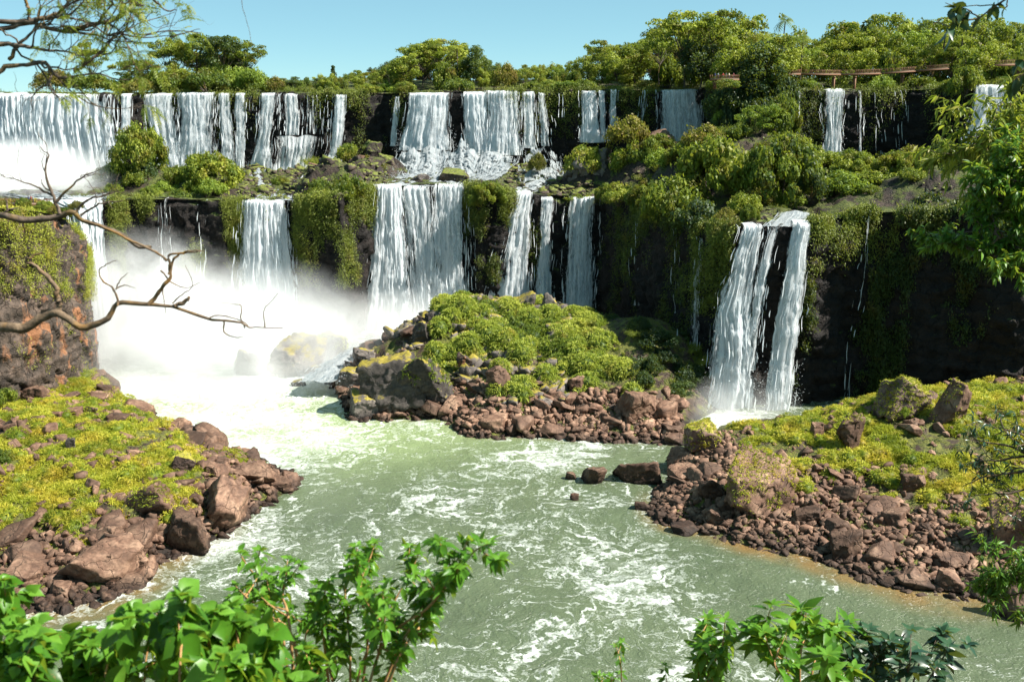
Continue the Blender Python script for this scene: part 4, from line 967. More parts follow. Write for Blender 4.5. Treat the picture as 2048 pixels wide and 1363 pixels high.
def grass_caps(S, xr, yr, r, L=.5, W=.11):
    for v, f, amt in GRASS_TOPS:
        c = v.mean(0)
        if not (xr[0] < c[0] < xr[1] and yr[0] < c[1] < yr[1]): continue
        a, b, d = v[f[:, 0]], v[f[:, 1]], v[f[:, 2]]; n = np.cross(b - a, d - a); ar = np.linalg.norm(n, axis=1) / 2; n = nrm(n)
        h = (a[:, 2] - v[:, 2].min()) / np.ptp(v[:, 2]); q = fbm(a * .5, 3, 3)
        w = ar * (n[:, 2] + q * 1.8 + h * .7 > 1.2 - amt); 
        if w.sum() <= 0: continue
        idx = r.choice(len(f), size=int(min(6000, w.sum() * 7)), p=w / w.sum())
        u = r.random((len(idx), 2)); u = np.where(u.sum(1, keepdims=True) > 1, 1 - u, u)
        p = a[idx] + (b - a)[idx] * u[:, :1] + (d - a)[idx] * u[:, 1:]
        blades(S, p, nrm(n[idx] + np.array([0, 0, .5])), 3, L, W, r, .6, np.clip(.45 + fbm(p * .4, 3, 7), 0, 1), .1)
rr_ = np.random.default_rng(5)
grass_caps(S, (-120, -20), (100, 200), rr_)
link('grass', S.mesh('grass', M['grass']), kind='stuff')
S = grass_on('grass', RS, lambda x, y, z, q: (z > 4.6 + q * 5) & (q > -.2) & (y < 196), 23000, 480, (.4, 1.9), 42)
grass_caps(S, (18, 130), (100, 200), rr_)
link('grass', S.mesh('grass', M['grass']), kind='stuff')
S = grass_on('tussocks', MS, lambda x, y, z, q: (z > 5.2 + q * 4 + .02 * np.maximum(0, x)) & (x > -17 + q * 10) & (x < 20 + q * 8) & (q > -.2), 5500, 240, (.9, 3.2), 43, 'tussock', .9, .17, ct=.6)
for a in [(920, 632, 5, 4.), (905, 650, 3.2, 3), (975, 690, 4.2, 4.4), (1010, 700, 3.8, 4), (940, 700, 3.5, 3), (880, 665, 3, 2.6), (1060, 650, 3.6, 3), (1100, 640, 3.2, 2.6), (1040, 720, 3.5, 3.2), (1130, 690, 3.2, 3), (1170, 740, 3.6, 2.6),
          (1000, 750, 2.6, 2.6), (1090, 760, 3, 2.4), (1150, 715, 3, 2.4), (870, 720, 2.8, 3.2), (1265, 792, 2.2, 1.8), (1045, 800, 2.2, 2), (1200, 700, 2.4, 2), (1215, 690, 2, 2)]:
    c = hit(a[0], a[1], MS); mound(S, c + np.array([0, 0, .8]), a[2] * .8, a[3] * 1.05, rr_, 1., .17, .65)
grass_caps(S, (-60, 50), (185, 262), rr_, .7, .14)
link('tussock_grass', S.mesh('tussock_grass', M['tussock']), kind='stuff')

# ================================================================ hanging plants on the rock walls
def leafquads(S, c, d, L, W, r, tint, jit=.5):
    """leaf-sized faces at c pointing along d"""
    k = len(c); d = nrm(d + r.normal(0, jit, (k, 3))); s = nrm(np.cross(d, r.normal(size=(k, 3))))
    l = (np.broadcast_to(L, (k,)) * r.uniform(.6, 1.4, k))[:, None]; w = (np.broadcast_to(W, (k,)) * r.uniform(.6, 1.4, k))[:, None]
    v = np.stack([c - d * l * .5, c + s * w * .5, c + d * l * .5, c - s * w * .5], 1).reshape(-1, 3)
    S.add(v, np.arange(k * 4).reshape(-1, 4), np.repeat(np.clip(tint, 0, 1), 4))
def wall_plants(pos, nor, pxr, nclump, r, thr=.05, vpow=1.6, per=14, size=.5, vmax=1., tint=.4, sd=0, fs=.16, spread=.5):
    n, m, _ = pos.shape; S_ = []
    pxs_ = np.array([to_px(p)[0] for p in pos[:, 0]]); cand = np.where((pxs_ > pxr[0]) & (pxs_ < pxr[1]))[0]
    if not len(cand): return np.zeros((0, 3)), np.zeros((0, 3)), np.zeros(0)
    i = r.choice(cand, nclump * 4); j = (r.random(nclump * 4) ** vpow * vmax * (m - 1)).astype(int)
    p = pos[i, j]; q = fbm(p * np.array([1, 1, .3]) * fs, 4, sd + 60)
    ok = q > thr + .25 * (j / m)
    i, j, p, q = i[ok][:nclump], j[ok][:nclump], p[ok][:nclump], q[ok][:nclump]
    nn = nor[i] + np.array([0, 0, .2]); c = np.repeat(p, per, 0) + r.normal(0, 1, (len(p) * per, 3)) * spread * np.array([1, 1, 1.5]) + np.repeat(nn, per, 0) * (r.random((len(p) * per, 1)) * .8 + .1)
    d = np.repeat(nn, per, 0) * .6 + np.array([0, 0, -.9])
    t = np.repeat(tint + q * .8 + .25 * (1 - j / m) ** 4, per) + r.normal(0, .12, len(c))
    return c, d, t
def wall(name, pos, nor, regs, seed):
    r = np.random.default_rng(seed); S = Soup()
    for (pxr, n, thr, vpow, vmax, size, tint) in regs:
        c, d, t = wall_plants(pos, nor, pxr, n, r, thr, vpow, 14, size, vmax, tint, seed)
        if len(c): leafquads(S, c, d, size * 1.3, size * .5, r, t)
    return S
S = wall('hanging_plants', up_pos, up_nor, [((-100, 2300), 3000, .06, 3, 1., .42, .4), ((620, 1300), 700, .1, 1.2, 1., .42, .4), ((1420, 1650), 1500, -.3, 1.2, 1., .5, .25)], 71)
r = np.random.default_rng(72)
# tufts spilling over the upper brink
for i in range(0, len(up_pos), 1):
    px = to_px(up_pos[i, 0])[0]
    if -50 < px < 2150 and vnoise(np.array([[px * .03, 5, 2.]]), 3)[0] > -.2:
        k = 10; c = up_pos[i, 0] + r.normal(0, .4, (k, 3)) + np.array([0, .3, .1]); leafquads(S, c, np.tile([0, -.5, -.3], (k, 1)), .55, .25, r, .7 + r.normal(0, .15, k))
link('hanging_plants', S.mesh('hanging_plants', M['moss'], False), kind='stuff')
S = wall('hanging_plants', lo_pos, lo_nor, [((210, 485), 3000, .0, 1.2, .85, .34, .7), ((590, 745), 2400, -.1, 1.8, .6, .4, .6), ((935, 1015), 1300, -.15, 1.5, .6, .4, .5), ((480, 600), 500, .0, 1.5, .9, .4, .5), ((740, 1200), 900, .1, 1.5, .6, .4, .4),
                                     ((1195, 1480), 1500, .02, 2.4, 1., .45, .2), ((1400, 1470), 900, -.3, 2.2, .5, .4, .8), ((1600, 2300), 4500, .0, 1.5, 1., .5, .12), ((1620, 1800), 900, -.3, 4., .25, .42, .8)], 73)  # leaf tint carries the sunlight: lighter on the lit left stretches
link('hanging_plants', S.mesh('hanging_plants', M['moss'], False), kind='stuff')
S = Soup()
r = np.random.default_rng(74)
for (vp, n, thr, vm, sz, ti) in [(1.6, 3800, -.15, .42, .26, .75), (1.1, 450, .12, 1., .24, .7)]:
    c, d, t = wall_plants(lc_pos, lc_nor, (-300, 400), n, r, thr, vp, 14, sz, vm, ti, 11, .3, .35); leafquads(S, c, d, sz * 1.3, sz * .55, r, t)
link('hanging_plants', S.mesh('hanging_plants', M['leaf_bush'], False), kind='stuff')
# grass on the headland top
S = Soup(); ht = headland_top[:, 1:].reshape(-1, 3); idx = r.choice(len(ht), 9000)
blades(S, ht[idx] + r.normal(0, .4, (9000, 3)) * np.array([1, 1, .05]), v3(np.zeros(9000), 0, 1), 5, .6, .14, r, .5, np.clip(.5 + fbm(ht[idx] * .2, 3, 4), 0, 1))
link('grass', S.mesh('grass', M['grass']), kind='stuff')

# ================================================================ trees and bushes
def crown_geo(seed, style):
    """unit-sized plants: height 1, base at the origin. returns crown mesh soup, trunk soup"""
    r = np.random.default_rng(seed); S = Soup(); T = Soup()
    cl = []
    if style == 'umbrella':
        n = 30
        for k in range(n):
            a = r.random() * 6.28; q = r.random() ** .6 * .52; lo_ = r.random() ** 2 * .42
            cl.append((q * math.cos(a) * (1 - .5 * lo_), q * math.sin(a) * .9, .93 - q * q * .55 - lo_, r.uniform(.08, .16), .5))
        leaf, per, th = .018, 230, .012
    elif style == 'round':
        for k in range(30):
            d = nrm(r.normal(size=3)); q = r.random() ** .4
            cl.append((d[0] * .36 * q, d[1] * .36 * q, .52 + d[2] * .42 * q, r.uniform(.1, .18), .8))
        leaf, per, th = .02, 210, .014
    elif style == 'sparse':
        for k in range(13):
            a = r.random() * 6.28; q = r.random() ** .6 * .5
            cl.append((q * math.cos(a), q * math.sin(a), .95 - q * .5 - r.random() * .2, r.uniform(.05, .1), .5))
        leaf, per, th = .02, 75, .014
    elif style == 'conifer':
        for k in range(12):
            h = .25 + .75 * k / 12; cl.append((r.normal(0, .03), r.normal(0, .03), h, .2 * (1.1 - h) + .04, .5))
        leaf, per, th = .03, 90, .016
    elif style == 'bush':
        for k in range(24):
            a = r.random() * 6.28; q = r.random() ** .5 * .85; cl.append((q * math.cos(a), q * math.sin(a), (1 - q * q) * .62 + .05 * r.random(), r.uniform(.2, .38), .8))
        leaf, per, th = .045, 240, .02
    elif style == 'dome':       # dense tussocky cushion
        for k in range(52):
            a = r.random() * 6.28; q = r.random() ** .5 * .9; cl.append((q * math.cos(a), q * math.sin(a), (1 - q * q) ** .6 * .75 * (1 if k < 36 else r.random()), r.uniform(.16, .27), .85))
        leaf, per, th = .036, 240, .02
    elif style == 'arching':
        for k in range(26):
            a = r.random() * 6.28; q = r.random() ** .5 * .75; h = (1 - q * q) * .8; d0 = np.array([math.cos(a), math.sin(a), 1.2]) * np.array([.5 + q, .5 + q, 1])
            pts = np.array([np.array([q * math.cos(a) * .4, q * math.sin(a) * .4, 0]) + d0 * t * h * .75 + np.array([math.cos(a), math.sin(a), -1.]) * .45 * t * t * h for t in np.linspace(0, 1, 14)])
            tube(T, pts, np.linspace(.012, .004, 14), 4); m = 110; c, i0 = pts[r.integers(3, 14, m)] + r.normal(0, .07, (m, 3)), 0
            d = nrm(r.normal(size=(m, 3)) * np.array([.8, .8, .4]) + np.array([math.cos(a) * .5, math.sin(a) * .5, -.7])); sd_ = nrm(np.cross(d, r.normal(size=(m, 3)))); l = r.uniform(.05, .11, m)[:, None]
            S.add(np.stack([c, c + d * l * .5 + sd_ * l * .13, c + d * l, c + d * l * .5 - sd_ * l * .13], 1).reshape(-1, 3), np.arange(m * 4).reshape(-1, 4), np.repeat(np.clip(.2 + .5 * r.random() + r.normal(0, .12, m), 0, 1), 4))
        return S, T
    ctr = np.mean([c[:3] for c in cl], 0)
    for (x, y, z, R_, fl) in cl:
        c = np.array([x, y, z]); m = int(per * (R_ / .15) ** 1.2 if style in ('umbrella', 'round', 'sparse') else per)
        d = nrm(r.normal(size=(m, 3)) + np.array([0, 0, .35])); p = c + d * (R_ * r.random((m, 1)) ** .35) * np.array([1, 1, fl])
        p += fbm(p * 9 + seed, 2, seed)[:, None] * d * R_ * .5
        tv = r.random()
        lt = .1 + .65 * tv + r.normal(0, .14, m)
        nn = nrm(d + r.normal(0, .6, (m, 3))); a = nrm(np.cross(nn, r.normal(size=(m, 3)))); b = np.cross(nn, a)
        s = leaf * r.uniform(.6, 1.5, m)[:, None]
        v = np.stack([p - a * s, p - b * s * .55, p + a * s, p + b * s * .55], 1).reshape(-1, 3)
        S.add(v, np.arange(m * 4).reshape(-1, 4), np.repeat(np.clip(lt, 0, 1), 4))
    if style not in ('bush', 'dome'):
        fork = np.array([r.normal(0, .03), r.normal(0, .03), .3 if style != 'conifer' else .95])
        tube(T, smooth_path([(0, 0, -.08), (r.normal(0, .015), r.normal(0, .015), .15), fork], 8), np.linspace(th, th * .7, 8), 7)
        if style != 'conifer':
            for (x, y, z, R_, fl) in cl[::1]:
                e = np.array([x, y, z - R_ * .2]); mid = fork * .5 + e * .5 + np.array([r.normal(0, .02), r.normal(0, .02), -.04])
                tube(T, smooth_path([fork - np.array([0, 0, .03]), mid, e], 7), np.linspace(th * .55, th * .15, 7), 5)
    else:
        for (x, y, z, R_, fl) in cl[::(9 if style == 'dome' else 3)]:
            tube(T, smooth_path([(0, 0, -.1), (x * .4, y * .4, z * .5), (x, y, z)], 5), np.linspace(.02, .008, 5), 5)
    return S, T
def palm_geo(seed):
    r = np.random.default_rng(seed); S = Soup(); T = Soup()
    top = np.array([r.normal(0, .04), 0, .82]); tube(T, smooth_path([(0, 0, -.05), (top[0] * .2, 0, .4), top], 10), np.linspace(.016, .012, 10), 7)
    for k in range(16):
        a = k * 2.4; el = r.uniform(.1, 1.2); d = np.array([math.cos(a) * math.cos(el), math.sin(a) * math.cos(el), math.sin(el)])
        pts = np.array([top + d * s * .25 - np.array([0, 0, 1]) * (s ** 2) * .17 for s in np.linspace(0, 1, 10)])
        side = nrm(np.cross(d, [0, 0, 1])); fr = []
        for i in range(1, 9):
            for sg in (-1, 1):
                l = .075 * math.sin(math.pi * (i + .8) / 10) + .02; b = pts[i]; e = b + side * sg * l + np.array([0, 0, -.35 * l]) + (pts[i + 1] - pts[i]) * .8
                w = (pts[i + 1] - pts[i]) * .42; fr.append([b, b + w, e + w * .3, e])
        S.add(np.array(fr).reshape(-1, 3), np.arange(len(fr) * 4).reshape(-1, 4), r.random() * .5 + .3)
    return S, T
SPEC = {}
def proto(kind, style, seeds, leafmat, crown_name='crown', trunk_name='trunk'):
    SPEC[kind] = []
    for s in seeds:
        S, T = palm_geo(s) if style == 'palm' else crown_geo(s, style)
        SPEC[kind].append((S.mesh(crown_name, leafmat, False), T.mesh(trunk_name, M['bark_far']), crown_name, trunk_name))
proto('umbrella', 'umbrella', range(1, 6), M['leaf_far'])
proto('round', 'round', range(11, 16), M['leaf_far'])
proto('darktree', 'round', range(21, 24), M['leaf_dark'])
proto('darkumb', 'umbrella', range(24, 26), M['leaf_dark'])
proto('sparse', 'sparse', range(31, 33), M['leaf_far'])
proto('conifer', 'conifer', range(41, 43), M['leaf_dark'])
proto('bush', 'bush', range(51, 56), M['leaf_bush'], 'foliage', 'stem')
proto('lightbush', 'bush', range(61, 63), M['leaf_light'], 'foliage', 'stem')
proto('olivebush', 'bush', range(64, 66), M['leaf_olive'], 'foliage', 'stem')
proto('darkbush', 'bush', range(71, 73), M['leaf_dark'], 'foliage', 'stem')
proto('dome', 'dome', range(81, 84), M['leaf_bush'], 'foliage', 'stem')
proto('lighttree', 'umbrella', range(91, 92), M['leaf_light'])
proto('arching', 'arching', range(85, 88), M['leaf_bush'], 'foliage', 'stem')
proto('palm', 'palm', range(95, 98), M['leaf_far'], 'fronds', 'trunk')
KN = {'umbrella': ('tree', 'tree'), 'round': ('tree', 'tree'), 'darktree': ('tree', 'tree'), 'darkumb': ('tree', 'tree'), 'lighttree': ('tree', 'tree'), 'sparse': ('tree', 'tree'), 'conifer': ('conifer', 'tree'), 'bush': ('bush', 'bush'), 'lightbush': ('bush', 'bush'), 'olivebush': ('bush', 'bush'),
      'darkbush': ('bush', 'bush'), 'dome': ('bush', 'bush'), 'arching': ('bush', 'bush'), 'palm': ('palm_tree', 'palm')}
SZONE = [(620, 'far left of the centre grove'), (760, 'just left of the centre grove'), (860, 'on the left of the centre grove'), (960, 'on the right of the centre grove'), (1060, 'above the widest central falls'), (1150, 'above the black cliff right of centre'),
         (1250, 'above the cluster of three falls'), (1330, 'left of the tall woods'), (1430, 'above the wide clean fall'), (1520, 'above the dark bluff'), (1600, 'beside the open airy tree'), (1690, 'behind the left end of the footbridge'), (1790, 'behind the middle of the footbridge'),
         (1890, 'behind the right end of the footbridge'), (1980, 'beyond the footbridge'), (99999, 'at the right picture edge')]
KD = {'umbrella': 'flat-crowned', 'round': 'rounded', 'darktree': 'dark', 'lighttree': 'pale green', 'bush': 'bushy', 'darkumb': 'dark flat-crowned', 'olivebush': 'olive', 'dome': 'domed', 'arching': 'shaggy', 'darkbush': 'dark', 'lightbush': 'pale'}
def zone_of(px): return next(t for l, t in SZONE if px < l)
TZONE = [(1300, 'above the last central fall'), (1400, 'by the rock block'), (1500, 'under the light-green flat tree'), (1600, 'by the big rounded bush'), (1700, 'above the staircase cascade'), (1800, 'left of the flat ledge rock'), (1900, 'under the orange-tipped bush'), (2000, 'near the far right fall'), (99999, 'at the right picture edge')]
def tz(px, py): return next(t for l, t in TZONE if px < l) + (', high up' if py < 365 else ', low down' if py > 405 else '')
tr_r = np.random.default_rng(303)
_cnt = [0]
def plant(kind, px, pybase, Y, wpx, hpx, label, group=None, ry=None):
    """base at bearing (px, pybase) and distance Y; width and height given as seen"""
    c = P(px, pybase, Y); s = mpp(np.hypot(Y, CAMZ - c[2])) ; _cnt[0] += 1
    cm, tm, cn, tn = SPEC[kind][_cnt[0] % len(SPEC[kind])]
    nm, cat = KN[kind]
    e = bpy.data.objects.new(nm, None); COL.objects.link(e); e.location = tuple(c); e.empty_display_size = .5
    e['label'] = label; e['category'] = cat
    if group: e['group'] = group
    ww = {'umbrella': 1.25, 'lighttree': 1.25, 'darkumb': 1.25, 'round': .95, 'darktree': .95, 'sparse': 1.1, 'conifer': .42, 'palm': .5}.get(kind, 2.2)
    hh = {'bush': .95, 'lightbush': .95, 'olivebush': .95, 'darkbush': .95, 'dome': .95, 'arching': .95}.get(kind, 1.02)
    sx = wpx * s / ww; sz = hpx * s / hh
    e.scale = (sx, sx * (ry or tr_r.uniform(.85, 1.15)), sz); e.rotation_euler = (0, 0, tr_r.uniform(0, 6.28) if ry is None else 0)
    a = link(cn, cm, e); b = link(tn, tm, e)
    return e
# single trees of the skyline
for a in [
    ('umbrella', 185, 178, 345, 90, 92, 'thin flat-topped tree alone at the far left of the skyline'),
    ('olivebush', 110, 182, 334, 90, 42, 'low brownish bush at the left end of the upper brink'),
    ('bush', 190, 183, 333, 100, 38, 'low green bush right of the brownish one at the left end of the brink'),
    ('umbrella', 290, 180, 340, 110, 62, 'low spreading tree between the thin tree and the tall cluster on the left'),
    ('umbrella', 345, 175, 350, 120, 98, 'spreading flat-topped tree, leftmost of the tall left cluster'),
    ('umbrella', 400, 175, 352, 130, 106, 'spreading flat-topped tree in the middle of the tall left cluster'),
    ('darkumb', 445, 178, 346, 120, 104, 'dark-limbed flat-topped tree with visible trunk in the left cluster'),
    ('umbrella', 370, 176, 356, 110, 84, 'flat-topped tree half hidden behind the two leftmost of the tall left cluster'), ('round', 430, 178, 358, 100, 86, 'full rounded tree in the rear of the tall left cluster'), ('darktree', 470, 178, 354, 90, 84, 'dark full tree in the right half of the tall left cluster'), ('umbrella', 262, 180, 344, 90, 56, 'small spreading tree left of the low spreading one'),
    ('umbrella', 492, 178, 350, 100, 102, 'flat-topped tree at the right end of the tall left cluster'),
    ('bush', 340, 184, 334, 90, 46, 'rounded green bush under the left tree cluster'),
    ('bush', 415, 184, 334, 110, 50, 'wide green bush under the middle of the left tree cluster'),
    ('conifer', 668, 172, 430, 18, 40, 'small dark pointed conifer on the distant skyline'),
    ('bush', 1452, 176, 290, 60, 20, 'bush directly beneath the viewing platform'),
    ('palm', 873, 160, 352, 44, 82, 'palm tree rising from the top of the centre grove, left of two'),
    ('palm', 915, 162, 352, 40, 76, 'palm tree rising from the top of the centre grove, right of two'),
    ('umbrella', 845, 168, 350, 110, 80, 'broad yellow-green tree at the left top of the centre grove'),
    ('umbrella', 880, 165, 358, 120, 86, 'highest flat tree of the centre grove'),
    ('darktree', 948, 170, 350, 70, 78, 'dark tree with bare limbs at the right of the centre grove'),
    ('round', 812, 172, 344, 70, 60, 'round green tree on the left slope of the centre grove'),
    ('darktree', 985, 172, 362, 50, 50, 'dark low tree right behind the centre grove'),
    ('olivebush', 1012, 178, 342, 60, 50, 'reddish-brown bush on the brink right of the centre grove'),
    ('darktree', 775, 168, 380, 50, 48, 'small dark tree at the left foot of the centre grove'),
    ('umbrella', 1205, 160, 355, 90, 78, 'dark-stemmed flat tree left of the tall right-hand woods'),
    ('round', 1270, 160, 348, 90, 76, 'full green tree before the tall right-hand woods'),
    ('round', 1235, 170, 342, 80, 60, 'bright feathery tree in front of the flat dark-stemmed one'),
    ('sparse', 1318, 160, 340, 80, 105, 'half-bare tree with crooked pale limbs on the left flank of the tall woods'),
    ('umbrella', 1370, 165, 330, 170, 140, 'tallest flat-topped tree of the right-hand woods, left half'),
    ('umbrella', 1440, 165, 326, 150, 142, 'tallest flat-topped tree of the right-hand woods, right half'),
    ('darktree', 1400, 172, 322, 110, 100, 'dark full tree beneath the tallest flat-topped ones'),
    ('sparse', 1540, 160, 330, 120, 138, 'open airy tree with thin crown standing out against the sky'),
    ('palm', 1560, 165, 322, 46, 140, 'tall palm tree beside the open airy tree'),
    ('palm', 1600, 165, 312, 46, 100, 'shorter palm tree right of the open airy tree'),
    ('palm', 1520, 170, 316, 50, 110, 'palm tree left of the open airy tree, half sunk in the canopy'),
    ('palm', 1880, 150, 315, 50, 90, 'palm tree in the woods above the footbridge, left of two'),
    ('palm', 1918, 150, 312, 50, 84, 'palm tree in the woods above the footbridge, right of two'),
    ('darktree', 1515, 215, 300, 130, 130, 'large dark leafy tree hanging over the bluff between the two bays'),
    ('round', 1470, 190, 304, 120, 115, 'sunlit round tree on top of the dark bluff, left side'),
    ('round', 1550, 190, 302, 110, 115, 'sunlit round tree on top of the dark bluff, right side'),
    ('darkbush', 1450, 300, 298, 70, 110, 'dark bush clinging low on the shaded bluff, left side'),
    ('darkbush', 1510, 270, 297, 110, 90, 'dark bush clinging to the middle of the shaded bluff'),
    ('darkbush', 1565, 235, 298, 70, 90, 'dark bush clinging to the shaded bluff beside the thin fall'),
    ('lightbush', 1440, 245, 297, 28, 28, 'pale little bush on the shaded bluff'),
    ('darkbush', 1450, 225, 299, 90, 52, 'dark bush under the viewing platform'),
    ('round', 1935, 180, 288, 90, 90, 'grey-green tree at the right end of the footbridge'),
    ('bush', 1930, 190, 284, 70, 60, 'green bush below the right end of the footbridge'),
    ]:
    plant(a[0], a[1], a[2], a[3], a[4], a[5], a[6])
sky_px = np.array([60, 100, 200, 280, 520, 545, 620, 700, 770, 800, 870, 940, 1000, 1050, 1150, 1210, 1290, 1320, 1400, 1480, 1500, 1600, 1640, 1680, 1760, 1860, 1960, 2060, 2200])
sky_py = np.array([165, 150, 150, 140, 140, 165, 160, 150, 140, 108, 92, 100, 140, 135, 128, 95, 88, 60, 35, 40, 70, 78, 80, 55, 45, 48, 42, 50, 40])
skyl = lambda x: float(np.interp(x, sky_px, sky_py))
rr = np.random.default_rng(404)
FOREST = [  # start, end, step, distance behind brink, share of skyline height, kinds, label, group
    (545, 2160, 34, 62, 1.0, ['umbrella', 'round', 'darktree', 'umbrella'], 'back-row tree', 'back row trees of the woods above the falls'),
    (700, 2160, 36, 38, .82, ['umbrella', 'round', 'round', 'umbrella', 'lighttree'], 'middle-row tree', 'middle row trees of the woods above the falls'),
    (560, 2160, 40, 22, .6, ['round', 'bush', 'umbrella', 'round'], 'low front-row tree', 'front row trees of the woods above the falls')]
for (x0, x1, st, dY, fr, kinds, lab, grp) in FOREST:
    x = x0
    while x < x1:
        Yb, _ = UB(x); Y = float(Yb) + dY + rr.uniform(-6, 6); top = skyl(x)
        h = (172 - top) * fr * rr.uniform(.85, 1.08) + 8
        k = kinds[rr.integers(len(kinds))]
        if h < 30 and k != 'bush': k = rr.choice(['bush', 'round', 'darktree'])
        plant(k, x, 182, Y, max(40, h * rr.uniform(.8, 1.2)), h + 10, KD[str(k)] + ' ' + lab + ' ' + zone_of(x), grp)
        x += st * rr.uniform(.75, 1.25) * (.8 if h < 50 else 1.1)
x = 250
while x < 2150:      # scrub along the brink
    Yb, pb = UB(x); k = ['bush', 'arching', 'olivebush', 'dome', 'lightbush', 'arching'][rr.integers(6)]
    if not (825 < x < 900 or 930 < x < 1035 or 1325 < x < 1400 or 1640 < x < 1690 or 1440 < x < 1600):
        plant(k, x, float(pb) - 1, float(Yb) + rr.uniform(4, 9), rr.uniform(44, 76), rr.uniform(16, 32), KD[k] + ' brink bush ' + (zone_of(x) if x > 560 else 'above the close pair of falls' if x > 430 else 'above the triple-streamed fall'), 'bushes along the upper brink')
    x += rr.uniform(30, 44)
# bushes of the terrace between the tiers
for a in [
    ('dome', 283, 345, 289, 122, 98, 'big mushroom-shaped mound of green growth on the left of the terrace'),
    ('darkbush', 285, 372, 288, 90, 50, 'dark bush for the shade under the big mushroom-shaped mound'),  # added dark leaves stand in for the shade below the mound
    ('dome', 422, 388, 286, 142, 84, 'wide round green mound right of the mushroom-shaped one'),
    ('bush', 235, 398, 283, 60, 40, 'small green bush at the left foot of the mushroom mound'),
    ('bush', 345, 372, 287, 60, 42, 'green bush between the two big left mounds'),
    ('bush', 300, 408, 276, 80, 34, 'grey-green bush on the left wall rim'),
    ('bush', 365, 408, 277, 80, 34, 'grey-green bush on the wall rim below the round mound'),
    ('dome', 560, 372, 296, 40, 20, 'small mossy cushion in the stepped rapids'), ('dome', 520, 392, 284, 36, 18, 'small mossy cushion low in the stepped rapids'), ('olivebush', 770, 352, 303, 36, 26, 'small mossy bush at the left edge of the central splash'),
    ('olivebush', 260, 412, 274, 60, 24, 'small olive bush at the left end of the wall rim'),
    ('arching', 620, 330, 318, 50, 34, 'shaggy bush at the foot of the black cliff above the slanting rapids'), ('dome', 640, 385, 284, 60, 34, 'round bush above the wall left of the rock pile'), ('arching', 742, 300, 312, 46, 24, 'shaggy bush crowning the rock pile beside the central splash'), ('arching', 668, 402, 272, 110, 60, 'shaggy greenery spilling down the wall between the lone fall and the large central block'),
    ('dome', 680, 372, 290, 90, 48, 'green mound at the top of the boulder pile left of the centre'),
    ('bush', 640, 402, 276, 80, 50, 'green bush over the wall right of the lone fall'),
    ('bush', 700, 402, 274, 90, 60, 'green bush hanging over the wall left of the large central block'),
    ('olivebush', 735, 350, 305, 60, 40, 'olive bush among dark rocks left of the central splash'),
    ('bush', 700, 322, 316, 60, 40, 'small green bush on the terrace rocks under black cliff'),
    ('dome', 978, 408, 276, 94, 46, 'green overhanging mound between the large central block and the leaning fall'),
    ('olivebush', 1075, 345, 304, 44, 40, 'mossy bush between the rivulets'),
    ('olivebush', 1100, 396, 286, 60, 18, 'low yellow bush on the rim above the narrow bluish fall'),
    ('bush', 1160, 400, 284, 70, 16, 'low green bush on the rim near the last central fall'),
    ('bush', 1172, 345, 296, 96, 62, 'yellow-green crown on the dark dome rock'),
    ('olivebush', 1258, 292, 295, 104, 60, 'brownish bush topping the block of rock right of centre'),
    ('bush', 1318, 292, 292, 64, 28, 'orange-tinged bush on the right shoulder of the rock block'),
    ('bush', 1270, 350, 290, 110, 76, 'green bush between the dome rock and the rock block'),
    ('bush', 1240, 400, 275, 80, 40, 'dark green bush on the rim right of the last central fall'),
    ('dome', 1300, 420, 258, 110, 62, 'bright green bush leaning over the promontory edge'),
    ('bush', 1345, 350, 282, 70, 36, 'small green bush behind the promontory'),
    ('bush', 1425, 390, 244, 180, 130, 'very large green bush in the middle of the promontory'),
    ('bush', 1355, 440, 240, 150, 100, 'dense bush hanging over the promontory face'),
    ('darkbush', 1400, 470, 228, 130, 80, 'dark lower bush on the shaded promontory face'),
    ('dome', 1560, 410, 232, 160, 140, 'big rounded grey-green tree-like bush beside the staircase cascade'),
    ('lighttree', 1518, 300, 262, 110, 96, 'bright light-green flat tree on the promontory'),
    ('dome', 1562, 280, 266, 84, 90, 'olive-brown rounded tree behind the light-green one'),
    ('bush', 1570, 310, 256, 110, 50, 'green bush under the olive-brown tree'),
    ('bush', 1500, 350, 250, 100, 50, 'green bush under the light-green flat tree'),
    ('bush', 1490, 425, 224, 80, 46, 'bush at the edge just left of the staircase cascade'),
    ('dome', 1500, 446, 214, 46, 38, 'small yellow-green bush over the top of the large right-hand fall'),
    ('bush', 1440, 480, 218, 70, 62, 'bush over the brink left of the large right-hand fall'),
    ('dome', 1702, 340, 254, 96, 42, 'long rounded bush at the foot of the shaded bay'),
    ('bush', 1640, 340, 256, 60, 36, 'green bush left of the long rounded one'),
    ('bush', 1700, 368, 244, 80, 40, 'yellow-flecked bush on the right-hand terrace'),
    ('bush', 1775, 362, 246, 80, 36, 'green bush right of the yellow-flecked one'),
    ('dome', 1745, 400, 232, 110, 34, 'low spreading bush on the right-hand terrace'),
    ('olivebush', 1800, 425, 220, 80, 28, 'rusty low bush by the flat ledge rock'),
    ('bush', 1690, 446, 213, 60, 30, 'bush on the brink left of the zigzag thread'),
    ('bush', 1855, 375, 236, 110, 60, 'bush at the right end of the terrace below the shaded bay'),
    ('olivebush', 1890, 340, 240, 120, 40, 'orange-tipped bush on the slope at the right of the bay'),
    ('bush', 1920, 395, 222, 120, 80, 'large green bush below the far right branches'),
    ('darkbush', 1860, 440, 214, 120, 60, 'dark bush hanging over the right wall'),
    ('darkbush', 1960, 480, 205, 150, 120, 'dark mass of bush on the right wall'),
    ('bush', 2040, 330, 236, 140, 110, 'green bush at the right picture edge behind the near branches'),
    ('darkbush', 1620, 395, 226, 70, 60, 'dark bush behind the small staircase cascade'),
    ('bush', 1300, 330, 286, 70, 60, 'leafy bush covering the front of the rock block'),
    ]:
    plant(*a)
x = 1210
